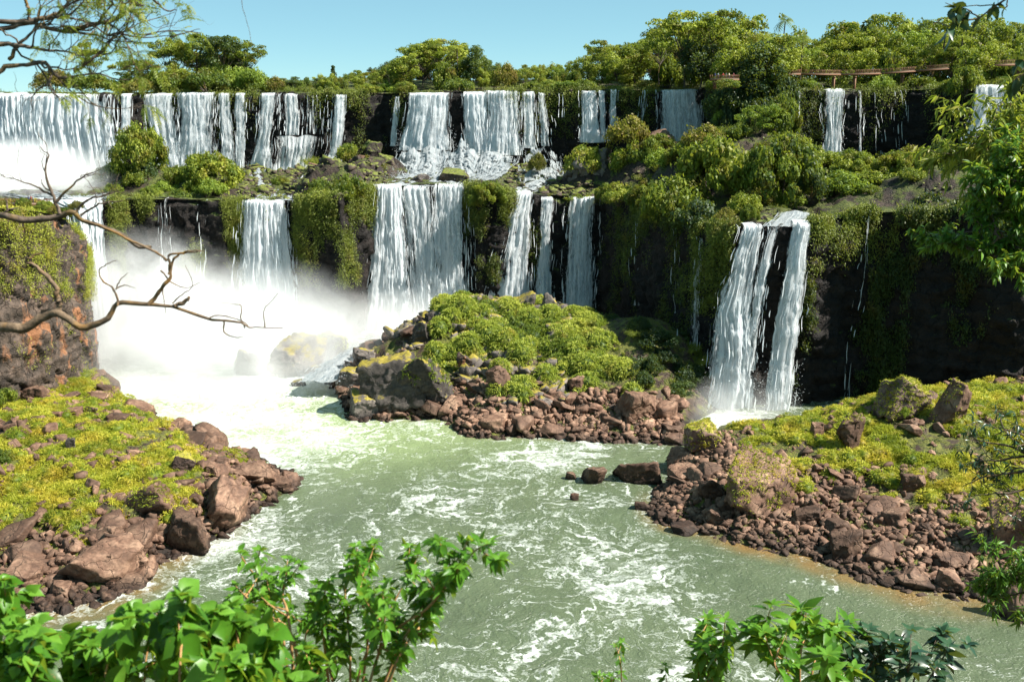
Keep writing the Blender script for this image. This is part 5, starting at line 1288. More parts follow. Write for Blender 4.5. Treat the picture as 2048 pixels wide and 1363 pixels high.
while x < 2150:
    Y = rr.uniform(215, 285) if x > 1400 else rr.uniform(262, 285)
    zz = 40 + rr.uniform(0, 4); c = P(x, 300, Y); zz = ter_z(c[0], Y) - .5
    py = to_px((c[0], Y, zz))[1]
    if not (1600 < x < 1680 and py > 380): kk = ['bush', 'olivebush', 'arching', 'bush'][rr.integers(4)]; plant(kk, x, py, Y, rr.uniform(45, 80), rr.uniform(22, 42), KD[kk] + ' low scrub ' + tz(x, py), 'scrub bushes of the right-hand terrace')
    x += rr.uniform(22, 32)
for k in range(72):
    x = rr.uniform(1330, 2100); Y = rr.uniform(214 if x > 1480 else 250, 292); c = P(x, 300, Y); py = to_px((c[0], Y, ter_z(c[0], Y) - .6))[1]
    if 1540 < x < 1690 and Y < 232: continue
    kk = ['bush', 'olivebush', 'dome', 'arching', 'lightbush', 'arching', 'darkbush'][rr.integers(7)]; plant(kk, x, py, Y, rr.uniform(65, 125), rr.uniform(30, 54), KD[kk] + ' thicket bush ' + tz(x, py), 'thicket bushes of the right-hand terrace')
for k in range(20):
    x = rr.uniform(185, 470); Y = rr.uniform(272, 305); c = P(x, 300, Y); py = to_px((c[0], Y, ter_z(c[0], Y) - .6))[1]; kk = ['bush', 'arching', 'dome', 'arching', 'lightbush'][rr.integers(5)]
    plant(kk, x, py, Y, rr.uniform(40, 75), rr.uniform(20, 38), KD[kk] + ' bush beside the ' + ('mushroom-shaped mound' if x < 340 else 'wide round mound'), 'bushes of the left terrace')
for k in range(16):
    x = 235 + k * 19 + rr.uniform(-6, 6); kk = ['round', 'bush', 'arching', 'round', 'lightbush'][rr.integers(5)]; h = rr.uniform(34, 66) * (1 if 270 < x < 520 else .6)
    plant(kk, x, 183, rr.uniform(336, 346), rr.uniform(46, 74), h, KD[kk] + ' undergrowth ' + ('under the tall left tree cluster' if 320 < x < 460 else 'left of the tall left cluster' if x <= 320 else 'right of the tall left cluster'), 'undergrowth of the left tree cluster')
x = -40
while x < 170:
    plant(['bush', 'olivebush', 'dome'][rr.integers(3)], x, rr.uniform(418, 434), rr.uniform(202, 212), rr.uniform(30, 60), rr.uniform(14, 26), 'low bush on the rim of the left headland', 'bushes on the left headland rim')
    x += rr.uniform(16, 26)
for a in [('darkbush', 1232, 700, 219, 90, 40, 'dark bush on the shaded right side of the island, nearest its sunlit mounds'), ('arching', 1290, 690, 224, 100, 44, 'shaggy bush on the shaded right side of the island'), ('darkbush', 1345, 700, 222, 100, 50, 'dark bush under the faint blue threads right of the island'),
          ('darkbush', 1262, 745, 207, 100, 40, 'dark bush low on the shaded right side of the island'), ('arching', 1325, 760, 205, 100, 44, 'shaggy dark growth right above the flat-topped block'), ('darkbush', 1385, 770, 209, 90, 50, 'dark bush at the foot of the wall left of the large right-hand fall'), ('darkbush', 1215, 660, 230, 80, 36, 'dark bush at the right end of the island crest')]:
    plant(*a)  # dark leaf colour stands in for the shadow over this side
for k in range(16):
    px = rr.uniform(1215, 1400); c = hit(px, rr.uniform(655, 800), MS)
    if c[2] > 1.5: q = to_px(c); plant('darkbush' if k % 3 else 'arching', q[0], q[1] + 4, c[1], rr.uniform(50, 90), rr.uniform(24, 40), ('dark' if k % 3 else 'shaggy dark') + ' growth on the shaded slope right of the island', 'growth on the shaded island slope')  # more dark leaves in place of the slope's shadow
# small leafy bushes on the right shore and on the banks
for a in [('lightbush', 1990, 855, 168, 110, 46, 'pale green leafy bush on the crest of the right shore'), ('lightbush', 1930, 850, 170, 80, 40, 'pale leafy bush left of the wider one on the right crest'), ('lightbush', 1806, 832, 166, 26, 22, 'small bright plant under the grass-domed rock'),
          ('bush', 14, 815, 182, 60, 46, 'green bush at the foot of the left cliff'), ('bush', 6, 930, 150, 50, 40, 'dark green small bush at the left picture edge on the grass bank')]:
    plant(*a)

# ================================================================ footbridge and viewing platforms
rust = simple('rusty_steel', (.2, .085, .035), .7); woodm = simple('weathered_wood', (.25, .17, .11), .8); steel = simple('railing_steel', (.3, .27, .24), .5, .3)
def box_pts(a, b, w, h):
    """beam from a to b, width w, height h"""
    a, b = np.array(a, float), np.array(b, float); d = nrm(b - a); s = nrm(np.cross(d, [0, 0, 1])) if abs(d[2]) < .9 else np.array([1., 0, 0]); u = np.cross(s, d)
    c = [a + s * w / 2 * i + u * h / 2 * j for i, j in ((-1, -1), (1, -1), (1, 1), (-1, 1))] + [b + s * w / 2 * i + u * h / 2 * j for i, j in ((-1, -1), (1, -1), (1, 1), (-1, 1))]
    return np.array(c), np.array([[0, 1, 2, 3], [7, 6, 5, 4], [0, 4, 5, 1], [1, 5, 6, 2], [2, 6, 7, 3], [3, 7, 4, 0]])
def beams(name, lst, mat, parent=None, **k):
    S = Soup()
    for a, b, w, h in lst: S.add(*box_pts(a, b, w, h))
    return link(name, S.mesh(name, mat, False), parent, **k)
def footbridge(path, label, W=1.6, deck_t=.5, piers=(), rail=1.05, nm='footbridge', cat='footbridge'):
    o = bpy.data.objects.new(nm, None); COL.objects.link(o); o['label'] = label; o['category'] = cat
    path = np.array(path); n = len(path)
    beams('deck', [(path[i], path[i + 1] + (path[i + 1] - path[i]) * .001, W, .2) for i in range(n - 1)], woodm, o)
    for sg in (-1, 1):
        offv = np.array([0, sg * W / 2, 0])
        beams('girder', [(path[i] + offv * 1.1 - [0, 0, .3], path[i + 1] + offv * 1.1 - [0, 0, .3], .14, .34) for i in range(n - 1)], rust, o)
        L = []
        for i in range(n - 1):
            for h in (.4, .8, rail): L.append((path[i] + offv * .97 + [0, 0, h], path[i + 1] + offv * .97 + [0, 0, h], .06, .07))
            m = max(1, int(np.linalg.norm(path[i + 1] - path[i]) / 1.6))
            for k in range(m):
                q = path[i] + (path[i + 1] - path[i]) * k / m + offv * .97; L.append((q + [0, 0, .1], q + [0, 0, rail + .06], .09, .09))
        beams('railing', L, rust, o)
    for p, zb in piers:
        S = Soup(); 
        for sg in (-1, 1): S.add(*box_pts(p + np.array([0, sg * W * .42, -.75]), np.array([p[0], p[1] + sg * W * .42, zb]), .42, .42))
        S.add(*box_pts(p + np.array([-.0, -W * .6, -.95]), p + np.array([.0, W * .6, -.95]), .5, .4))
        link('pier', S.mesh('pier', rust, False), o)
    return o
bp = [P(1560, 148, 306), P(1600, 147, 307), P(1680, 148, 308), P(1760, 146, 308), P(1830, 141, 307), P(1896, 136, 304)]
bpiers = [(P(a, b, 307.5), 63.5) for a, b in ((1668, 148), (1710, 147.5), (1760, 146), (1806, 143))]
footbridge(bp, 'rusty brown footbridge on piers crossing above the shaded bay', piers=bpiers)
footbridge([P(1975, 130, 286), P(2030, 128, 285), P(2100, 127, 284)], 'dark section of walkway at the right edge beyond the grey-green tree', piers=[(P(2040, 128, 285), 60)])
vp = [P(1422, 158, 293), P(1476, 158, 293)]
footbridge(vp, 'small viewing platform crowded with people under tall trees', W=3, nm='viewing_platform', cat='platform', piers=[(P(1430, 158, 293), 66.5), (P(1470, 158, 293), 66.5)])
lp = [P(-60, 407, 236), P(20, 407, 236), P(105, 408, 236)]
footbridge(lp, 'long low railed walkway on the far edge of the left headland', W=2, nm='walkway', cat='walkway', piers=[(P(100, 408, 236), 38.5), (P(10, 407, 236), 38.5)])

def person(px, pyfeet, Y, shirt, trousers, label, facing=0., arm=0., hair=(.03, .02, .015), hat=None, group=None, H=1.7):
    """one continuous body grown from a skeleton, hair as its child"""
    base = P(px, pyfeet, Y)
    J = {'pelvis': (0, 0, .53), 'waist': (0, 0, .62), 'chest': (0, 0, .74), 'neck': (0, 0, .84), 'head': (0, .01, .9), 'crown': (0, .012, .955),
         'shl': (-.1, 0, .8), 'ell': (-.14, .02, .64), 'hal': (-.13, .07, .5), 'shr': (.1, 0, .8), 'elr': (.15, .03, .64 + arm * .1), 'har': (.12, .12, .52 + arm * .28),
         'hil': (-.05, 0, .5), 'knl': (-.06, .01, .27), 'anl': (-.06, -.005, .04), 'tol': (-.065, .07, .015), 'hir': (.05, 0, .5), 'knr': (.06, .01, .27), 'anr': (.06, -.005, .04), 'tor': (.065, .07, .015)}
    rad = dict(pelvis=.062, waist=.055, chest=.068, neck=.03, head=.05, crown=.04, shl=.036, ell=.024, hal=.017, shr=.036, elr=.024, har=.017, hil=.05, knl=.034, anl=.022, tol=.016, hir=.05, knr=.034, anr=.022, tor=.016)
    ed = [('pelvis', 'waist'), ('waist', 'chest'), ('chest', 'neck'), ('neck', 'head'), ('head', 'crown'), ('chest', 'shl'), ('shl', 'ell'), ('ell', 'hal'), ('chest', 'shr'), ('shr', 'elr'), ('elr', 'har'),
          ('pelvis', 'hil'), ('hil', 'knl'), ('knl', 'anl'), ('anl', 'tol'), ('pelvis', 'hir'), ('hir', 'knr'), ('knr', 'anr'), ('anr', 'tor')]
    ks = list(J); me = bpy.data.meshes.new('person'); me.from_pydata([tuple(c * H for c in J[k]) for k in ks], [(ks.index(a), ks.index(b)) for a, b in ed], [])
    o = bpy.data.objects.new('person', me); COL.objects.link(o)
    md = o.modifiers.new('skin', 'SKIN'); o.modifiers.new('sub', 'SUBSURF').levels = 1; o.modifiers['sub'].render_levels = 1
    for i, k in enumerate(ks):
        me.skin_vertices[0].data[i].radius = (rad[k] * H,) * 2; me.skin_vertices[0].data[i].use_root = (k == 'pelvis')
    m, nt, out = newmat('clothing'); g = N(nt)
    z = g('ShaderNodeSeparateXYZ', {0: g('ShaderNodeTexCoord').outputs['Object']}).outputs[2]
    col = g.mix(g.m('GREATER_THAN', z, .55 * H), trousers, shirt); col = g.mix(g.m('GREATER_THAN', z, .845 * H), col, (.45, .27, .18))
    pb = g('ShaderNodeBsdfPrincipled', {'Base Color': col, 'Roughness': .8}); nt.links.new(pb.outputs[0], out.inputs[0]); me.materials.append(m)
    o.location = tuple(base); o.rotation_euler = (0, 0, facing); o['label'] = label; o['category'] = 'person'
    if group: o['group'] = group
    v, f = ico(2); v = v * np.array([.058, .062, .05]) * H + np.array([0, -.004, .945]) * H
    link('hair' if not hat else 'hat', mesh_np('hair', v, [f[(v[f].mean(1)[:, 2] > .93 * H)]], simple('hair', hat or hair, .8)), o)
    return o
person(58, 405.5, 236, (.04, .05, .12), (.03, .03, .04), 'person in dark clothes on the left headland walkway, leftmost of the group', .3)
person(63, 405.5, 236.4, (.5, .08, .06), (.05, .05, .06), 'person in a red top on the left headland walkway', 2.8, 1)
person(67, 405.5, 235.8, (.6, .6, .6), (.04, .05, .1), 'person in a white shirt on the left headland walkway, rightmost of the group', -.4)
for k, (px, c, l) in enumerate([(1430, (.05, .08, .25), 'in a blue top, leftmost'), (1436, (.6, .6, .58), 'in a white shirt, second from the left'), (1446, (.55, .07, .05), 'in a red top at the centre'), (1452, (.08, .1, .09), 'in dark clothes right of centre'),
                                (1458, (.65, .55, .4), 'in a cream shirt, second from the right'), (1467, (.4, .1, .12), 'in a maroon top, rightmost')]):
    person(px, 157.5, 292.6 + (k % 2) * .6, c, (.05, .05, .07), 'person ' + l + ' on the crowded viewing platform', 3.1 + .4 * (k - 2), k % 2)
person(1745, 145.6, 308, (.06, .12, .25), (.04, .04, .05), 'person in blue walking over the rusty footbridge', 1.4)

# ================================================================ the near bank and the plants framing the view
xs = np.arange(-40, 60, 1.); ys = np.concatenate([np.arange(-12, 12, .5), np.arange(12, 62, 2.)])
X, Y = np.meshgrid(xs, ys, indexing='ij')
Zb = np.where(Y < 1.6, 63.3, 63.3 - (Y - 1.6) * 1.15) + fbm(v3(X, Y, 0) * .5, 3, 5) * .3 * (Y > 2)
Zb = np.maximum(Zb, -3.9)
link('near_bank', mesh_np('near_bank', v3(X, Y, Zb).reshape(-1, 3), [grid_faces(len(xs), len(ys))], M['shore']), kind='structure')
def bank_z(x, y): return 63.3 if y < 1.6 else max(-3.9, 63.3 - (y - 1.6) * 1.15)

def leaf_tpl(kind):
    if kind == 'heart': prof = [(0, .02), (.06, .30), (.22, .46), (.45, .42), (.7, .24), (.88, .08), (1, .0)]
    elif kind == 'ovate': prof = [(0, .01), (.12, .16), (.32, .25), (.55, .22), (.8, .1), (1, 0)]
    else: prof = [(0, .01), (.2, .1), (.45, .13), (.75, .07), (1, 0)]
    v = []; 
    for t, w in prof:
        z = -.28 * t * t
        v += [(-w, t, z + w * .32), (0, t, z), (w, t, z + w * .32)]
    f = []
    for i in range(len(prof) - 1):
        a = i * 3; f += [[a, a + 1, a + 4, a + 3], [a + 1, a + 2, a + 5, a + 4]]
    return np.array(v), np.array(f)
LT = {k: leaf_tpl(k) for k in ('heart', 'ovate', 'lance')}
def put_leaves(S, kind, c, d, L, r, up=(0, 0, 1), tint=None, wid=1.):
    n = len(c); d = nrm(d); up = nrm(np.array(up) + r.normal(0, .45, (n, 3))); X_ = nrm(np.cross(d, up)); Z_ = np.cross(X_, d)
    L = np.broadcast_to(L, (n,))[:, None]
    v, f, t = instance_pts(*LT[kind], c, X_ * L * wid, d * L, Z_ * L, np.clip(.45 + r.normal(0, .33, n), 0, 1) if tint is None else tint)
    S.add(v, f, t)
def along(pts, n, r, lo=.1, hi=1.):
    t = lo + (hi - lo) * r.random(n); pts = np.asarray(pts); s = t * (len(pts) - 1); i = np.minimum(s.astype(int), len(pts) - 2); f = (s - i)[:, None]
    return pts[i] * (1 - f) + pts[i + 1] * f, nrm(pts[i + 1] - pts[i])
def shrub(name, label, cat, stems, Y, leafk, leafL, nleaf, mat, stemr=.008, seed=1, jY=.5, twigs=3, stem_mat='twig', droop=.5, wid=1., twl=.3, lo=.25, leafn='leaves'):
    """stems: lists of (bearing, height bearing) drawn from the root up, at distance Y"""
    r = np.random.default_rng(seed); S = Soup(); T = Soup(); s = mpp(Y)
    for st in stems:
        dy = r.uniform(-jY, jY)
        pts = smooth_path([P(a, b, Y + dy + .06 * k * r.normal()) for k, (a, b) in enumerate(st)], 24)
        tube(T, pts, np.linspace(stemr, stemr * .3, 24), 6)
        paths = [pts]
        for k in range(twigs):
            i = int(r.uniform(8, 22)); d = nrm(pts[min(i + 1, 23)] - pts[i]) + r.normal(0, .7, 3) + np.array([0, 0, .4]); q = smooth_path([pts[i], pts[i] + nrm(d) * twl * .5, pts[i] + nrm(d) * twl * .9 + np.array([0, 0, .1 * twl])], 8)
            tube(T, q, np.linspace(stemr * .5, stemr * .2, 8), 5); paths.append(q)
        for q in paths:
            n = int(nleaf * (1 if len(q) > 10 else .5)); c, d = along(q, n, r, lo if len(q) > 10 else .3)
            out = nrm(r.normal(size=(n, 3)) * np.array([1, 1, .5])); dd = d * .35 + out + np.array([0, 0, -droop]) * r.uniform(0, 1.6, (n, 1))
            put_leaves(S, leafk, c + out * .01, dd, leafL * r.uniform(.55, 1.2, n), r, wid=wid)
            # bunch at the tip
            m = 6; c = np.repeat(q[-1:], m, 0); a = np.arange(m) * 1.05; out = np.stack([np.cos(a), np.sin(a), .5 + 0 * a], 1)
            put_leaves(S, leafk, c, out, leafL * r.uniform(.4, .8, m), r, wid=wid, tint=np.full(m, .8))
    o = bpy.data.objects.new(name, None); COL.objects.link(o); b = P(stems[0][0][0], 1450, Y); o.location = (b[0], Y, bank_z(b[0], Y))
    o['label'] = label; o['category'] = cat
    for nm, so, mt in (('stems', T, M[stem_mat]), (leafn, S, M[mat])):
        me = so.mesh(nm, mt); me.transform(__import__('mathutils').Matrix.Translation(-o.location)); link(nm, me, o)
    # the root stock down to the bank
    return o
B = 1560
shrub('shrub', 'tall green shrub with tan stems, its longest spray reaching up right over the river', 'shrub',
      [[(700, B), (760, 1300), (860, 1210), (940, 1110), (980, 1085)], [(700, B), (800, 1290), (880, 1190), (900, 1120), (880, 1090)], [(690, B), (720, 1340), (790, 1200), (830, 1130)], [(700, B), (700, 1300), (690, 1180), (700, 1115)],
       [(690, B), (735, 1290), (720, 1180), (740, 1120)], [(720, B), (790, 1330), (845, 1245), (870, 1190), (850, 1150)], [(680, B), (650, 1300), (640, 1220), (660, 1160)], [(710, B), (770, 1380), (800, 1300), (790, 1240)],
       [(700, B), (730, 1400), (760, 1290), (770, 1230)], [(690, B), (640, 1380), (610, 1300), (620, 1230)], [(700, B), (680, 1420), (660, 1330), (690, 1260)]], 3.6, 'ovate', .058, 40, 'leaf_near', .007, 11, .3, 5, wid=.85, twl=.14)
shrub('shrub', 'slender green shrub with a bare forked stem left of the tall shrub', 'shrub',
      [[(600, B), (590, 1290), (530, 1220), (512, 1150), (520, 1100)], [(600, B), (560, 1250), (500, 1200), (470, 1170)], [(600, B), (580, 1260), (565, 1190), (575, 1140)], [(590, B), (540, 1330), (490, 1260), (450, 1215)]], 3.8, 'ovate', .055, 24, 'leaf_near', .008, 12, .2, 4, wid=1., twl=.16, lo=.45)
shrub('vine', 'tangle of broad heart-shaped leaves along the lower left edge', 'vine',
      [[(20, B), (30, 1300), (10, 1210), (-10, 1190)], [(60, B), (70, 1330), (60, 1270)], [(120, B), (130, 1350), (160, 1280), (175, 1265)], [(200, B), (210, 1350), (240, 1290), (250, 1250)], [(280, B), (290, 1340), (300, 1260), (270, 1230)],
       [(360, B), (360, 1330), (370, 1240), (360, 1190)], [(420, B), (430, 1350), (400, 1240), (410, 1230)], [(480, B), (480, 1340), (470, 1260), (440, 1240)], [(320, B), (330, 1370), (350, 1300)], [(160, B), (170, 1400), (200, 1330)], [(-20, B), (-10, 1380), (0, 1300)],
       [(90, B), (95, 1400), (100, 1310)], [(250, B), (250, 1400), (260, 1320)], [(540, B), (540, 1380), (530, 1300), (545, 1280)], [(400, B), (410, 1410), (440, 1310)], [(580, B), (585, 1400), (560, 1330)], [(30, B), (20, 1400), (40, 1320)], [(180, B), (190, 1370), (130, 1300)], [(620, B), (625, 1390), (640, 1330)], [(480, B), (500, 1400), (510, 1330)]],
      3.1, 'heart', .075, 30, 'leaf_near', .005, 13, .35, 3, wid=.95, droop=1.3, twl=.13, lo=.2)
shrub('sapling', 'bright green sapling at the bottom, largest of the lower right group', 'sapling',
      [[(1600, B), (1600, 1330), (1610, 1270), (1612, 1218)], [(1600, B), (1575, 1340), (1530, 1290), (1510, 1250)], [(1600, B), (1625, 1340), (1650, 1280), (1665, 1250)], [(1600, B), (1580, 1380), (1550, 1330), (1560, 1290)], [(1600, B), (1625, 1400), (1655, 1340), (1640, 1310)]], 5.2, 'lance', .13, 24, 'leaf_near', .008, 21, .2, 3, wid=1.5, twl=.22, lo=.4)
shrub('sapling', 'upright green sapling left of the largest at the lower right', 'sapling',
      [[(1418, B), (1416, 1340), (1412, 1290), (1405, 1250)], [(1418, B), (1425, 1350), (1445, 1290), (1450, 1238)], [(1410, B), (1400, 1380), (1395, 1320)]], 5.4, 'lance', .12, 24, 'leaf_near', .008, 22, .2, 3, wid=1.4, twl=.16, lo=.4)
shrub('sapling', 'thin spindly sprout with a flowering tip at the bottom right of centre', 'sapling', [[(1245, B), (1243, 1370), (1240, 1320), (1232, 1290)], [(1190, B), (1200, 1400), (1205, 1350)], [(1240, B), (1225, 1400), (1222, 1350)], [(1330, B), (1335, 1400), (1330, 1330)]], 5.3, 'lance', .06, 16, 'leaf_near', .006, 23, .1, 1, wid=1.5, twl=.08, lo=.55)
shrub('sapling', 'shade-darkened sapling right of the largest bright one', 'sapling',
      [[(1705, B), (1700, 1380), (1695, 1320), (1690, 1255)], [(1705, B), (1725, 1370), (1745, 1320), (1750, 1290)], [(1700, B), (1690, 1400), (1670, 1350), (1665, 1310)], [(1715, B), (1730, 1400), (1740, 1350)]], 5.6, 'lance', .12, 18, 'leaf_shade', .007, 24, .2, 3, stem_mat='bark', wid=1.6, twl=.18, lo=.4)
shrub('sapling', 'shade-darkened sapling with spreading twigs, rightmost at the bottom', 'sapling',
      [[(1800, B), (1810, 1380), (1820, 1320), (1822, 1260)], [(1800, B), (1830, 1350), (1870, 1300), (1935, 1288)], [(1800, B), (1790, 1380), (1775, 1350), (1770, 1340)], [(1810, B), (1840, 1400), (1870, 1340), (1885, 1320)], [(1800, B), (1800, 1340), (1790, 1290), (1780, 1280)]], 5.5, 'lance', .13, 13, 'leaf_shade', .007, 25, .15, 2, stem_mat='bark', wid=1.6, twl=.16, lo=.45)

# branches
def branch_paths(r, pts, rad, depth, lengths, out, jitter=.35, nsub=5, up=.1):
    out.append((pts, rad))
    if depth == 0: return
    for k in range(nsub):
        i = int(r.uniform(.25, .98) * (len(pts) - 1)); d0 = nrm(pts[min(i + 1, len(pts) - 1)] - pts[max(i - 1, 0)])
        d = nrm(d0 + nrm(r.normal(size=3)) * np.array([1, .5, 1]) * .9); L = lengths * r.uniform(.5, 1.2); n = 9
        q = [pts[i]]; 
        for j in range(n): d = nrm(d + r.normal(0, jitter, 3) * np.array([1, .6, 1]) + np.array([0, 0, up])); q.append(q[-1] + d * L / n)
        rr0 = np.interp(i, [0, len(pts) - 1], [rad[0], rad[-1]]) * .6
        branch_paths(r, np.array(q), (rr0, rr0 * .35), depth - 1, lengths * .5, out, jitter, max(1, nsub - 2), up)
def knotty(S, pts, rad, r, sides=8, knot=.25):
    n = len(pts); R_ = np.linspace(rad[0], rad[1], n) * (1 + knot * fbm(np.stack([np.arange(n) * .45, np.zeros(n), np.full(n, r.random() * 9)], 1), 2, 3))
    tube(S, pts, R_, sides)
def branch(name, label, mains, Y, mat, seed, depth=2, sub=.5, nsub=5, n=40, leaves=None, cat='branch', jitter=.35, up=.05):
    r = np.random.default_rng(seed); S = Soup(); LS_ = Soup(); tips = []
    for m in mains:
        pts3, rad = m[0], m[1]; pts = smooth_path([P(a[0], a[1], Y + (a[2] if len(a) > 2 else 0)) for a in pts3], n)
        pts = pts + np.stack([fbm(np.stack([np.arange(n) * .35, np.full(n, k * 7. + seed), np.zeros(n)], 1), 3, k) * rad[0] * .9 for k in range(3)], 1)
        out = []; branch_paths(r, pts, rad, depth if (len(m) < 3) else 0, sub, out, jitter, nsub, up)
        for q, rd in out: knotty(S, q, rd, r, 9 if rd[0] > .02 else 5); tips.append(q)
    o = bpy.data.objects.new(name, None); COL.objects.link(o); c = P(mains[0][0][0][0], mains[0][0][0][1], Y); o.location = tuple(c); o['label'] = label; o['category'] = cat
    import mathutils
    me = S.mesh('wood', M[mat]); me.transform(mathutils.Matrix.Translation(-o.location)); link('wood', me, o)
    if leaves:
        leaves(LS_, tips, r); me = LS_.mesh('leaves', M[leaves.mat]); me.transform(mathutils.Matrix.Translation(-o.location)); link('leaves', me, o)
    return o
mm_ = 5.0 / FPX
branch('branch', 'thick mossy bare branch reaching in from the left over the white mist', [
    ([(-160, 640, .3), (0, 652), (50, 655), (88, 634), (112, 622), (130, 628), (150, 650), (185, 655), (205, 640), (230, 612), (250, 606), (300, 608), (350, 612), (410, 635), (480, 648), (505, 657), (560, 654)], (0.0281, 0.0021), 0),
    ([(115, 625), (118, 600), (112, 580), (95, 555), (65, 528), (50, 522), (80, 505)], (0.0184, 0.0037), 0),
    ([(298, 607), (322, 580), (340, 548), (338, 512), (362, 505), (400, 500)], (0.0122, 0.0031), 0),
    ([(338, 548), (352, 512), (378, 505), (408, 502)], (0.0073, 0.0025), 0),
    ([(335, 520), (300, 497), (262, 482), (225, 462), (165, 440)], (0.0073, 0.0055), 0),
    ([(236, 610), (233, 590), (225, 575), (205, 562), (198, 540), (210, 530), (232, 520)], (0.0067, 0.0019), 0), ([(232, 578), (240, 560), (256, 545)], (0.0043, 0.0012), 0), ([(235, 575), (250, 570), (270, 576)], (0.0043, 0.0012), 0),
    ([(325, 575), (328, 600), (331, 626)], (0.0037, 0.0019), 0), ([(322, 540), (345, 565), (372, 575), (400, 565)], (0.0049, 0.0012), 0), ([(345, 606), (362, 590), (385, 570), (370, 530)], (0.0043, 0.0012), 0),
    ([(350, 610), (370, 602), (378, 594)], (0.0122, 0.0073), 0), ([(448, 640), (450, 665), (470, 674), (486, 673)], (0.0049, 0.0019), 0), ([(490, 655), (482, 635), (482, 612), (470, 608), (435, 605)], (0.0043, 0.0012), 0),
    ([(530, 655), (528, 620), (540, 605), (556, 586)], (0.0037, 0.0012), 0), ([(420, 634), (440, 630), (480, 640), (496, 650)], (0.0037, 0.0025), 0)], 5., 'bark_moss', 51)
branch('branch', 'thin bare branch with upright twigs crossing the white water on the left', [
    ([(-120, 440, .4), (0, 433), (60, 440), (110, 434), (148, 426), (170, 441), (225, 462), (275, 490), (300, 497)], (.019, .009), 0),
    ([(118, 430), (112, 405), (100, 380), (92, 340), (96, 310), (78, 295)], (.011, .002)), ([(112, 405), (140, 375), (170, 352), (200, 340)], (.008, .002)), ([(108, 395), (75, 375), (40, 362), (0, 350)], (.007, .0015)),
    ([(150, 426), (175, 400), (205, 392), (235, 380)], (.008, .002)), ([(160, 432), (200, 408), (245, 402)], (.007, .002)), ([(5, 433), (15, 415), (10, 395)], (.008, .003), 0)], 5.2, 'bark', 52, depth=1, sub=.16, nsub=4, n=30)
def pinnate(S, c, d, L, r, npair=11, lw=.16, ll=.22):
    """feather-shaped leaves"""
    n = len(c); d = nrm(d)
    for k in range(n):
        side = nrm(np.cross(d[k], nrm(np.array([r.normal(0, .3), r.normal(0, .3), 1])))); dn = nrm(np.cross(side, d[k]))
        t = np.linspace(.12, 1, npair); ax = c[k] + d[k] * t[:, None] * L[k] - np.array([0, 0, 1]) * (t[:, None] ** 2) * L[k] * .3
        cc = np.concatenate([ax, ax]); dd = np.concatenate([side + d[k] * .5 - [0, 0, .35]] * npair).reshape(-1, 3); d2 = np.concatenate([-side + d[k] * .5 - [0, 0, .35]] * npair).reshape(-1, 3)
        l = L[k] * ll * np.sin(np.pi * (t * .8 + .15)); put_leaves(S, 'lance', cc, np.concatenate([dd, d2]), np.concatenate([l, l]), r, dn, tint=np.full(2 * npair, np.clip(.5 + r.normal(0, .2), 0, 1)), wid=1.)
class Feather:
    mat = 'leaf_feather'
    def __init__(s, n, L, rng_=(.5, 1), mat='leaf_feather', sel=None, npair=11): s.n, s.L, s.r, s.mat, s.sel, s.npair = n, L, rng_, mat, sel, npair
    def __call__(s, S, tips, r):
        for q in tips:
            if s.sel and not s.sel(q, r): continue
            c, d = along(q, s.n, r, *s.r); pinnate(S, c, nrm(d * .8 + r.normal(0, .5, (s.n, 3)) + np.array([0, 0, -.25])), s.L * r.uniform(.6, 1.2, s.n), r, s.npair)
def selpx(q, r):
    a, b = to_px(q[-1]); return (a > 130 and r.random() < .42) or r.random() < .08
branch('overhanging_branch', 'spray of dark branches with feathery yellow-green leaves across the top left sky', [
    ([(-60, 36), (50, 45), (80, 38), (115, 26), (135, 8), (150, -20)], (.013, .006)), ([(-60, 58), (20, 55), (60, 48), (110, 60), (160, 64), (200, 72), (225, 84), (300, 86)], (.012, .002)), ([(-60, 88), (0, 90), (60, 92), (100, 102), (150, 108)], (.014, .003)),
    ([(-60, 160), (0, 142), (15, 134), (50, 132), (90, 124), (108, 145), (130, 155), (190, 148), (235, 162), (275, 158)], (.013, .002)), ([(20, 122), (38, 90), (70, 55), (80, 10)], (.01, .003)), ([(130, 60), (190, 50), (225, 40), (258, 20), (262, -10)], (.012, .004)),
    ([(262, -10), (272, 6), (285, 14)], (.012, .006), 0), ([(300, -10), (320, 12), (338, 22), (353, 20)], (.006, .002), 0), ([(258, 60), (280, 70), (330, 62), (400, 66)], (.005, .0015), 0), ([(60, 48), (55, 10), (40, -20)], (.01, .006)), ([(150, 145), (195, 110), (215, 90), (230, 70)], (.009, .003)),
    ([(215, 72), (240, 68), (290, 75), (345, 72)], (.006, .0015)), ([(340, 75), (370, 66), (400, 58)], (.004, .001), 0)],
    4.6, 'bark', 61, depth=2, sub=.36, nsub=6, n=30, leaves=Feather(4, .1, (.55, 1.), sel=selpx))
def tipleaf(mat, L, n, kind='ovate', lo=.3, wid=1., droop=.3):
    def f(S, tips, r):
        for q in tips:
            c, d = along(q, n, r, lo); put_leaves(S, kind, c, d * .5 + r.normal(0, .7, (n, 3)) - np.array([0, 0, droop]), L * r.uniform(.6, 1.2, n), r, wid=wid)
    f.mat = mat; return f
branch('overhanging_branch', 'dark twig with glossy oval leaves hanging into the top right sky', [
    ([(2060, -60), (2020, -10), (1990, 12), (1955, 38), (1920, 40), (1888, 36), (1865, 50)], (.008, .002)), ([(2015, -10), (2012, 15), (1985, 12)], (.005, .002)), ([(1960, 36), (1935, 20), (1890, 6)], (.005, .002)), ([(1990, 10), (1945, 12), (1900, 18)], (.004, .001))],
    6., 'bark', 62, depth=1, sub=.14, nsub=1, n=20, leaves=tipleaf('leaf_shade', .1, 4))
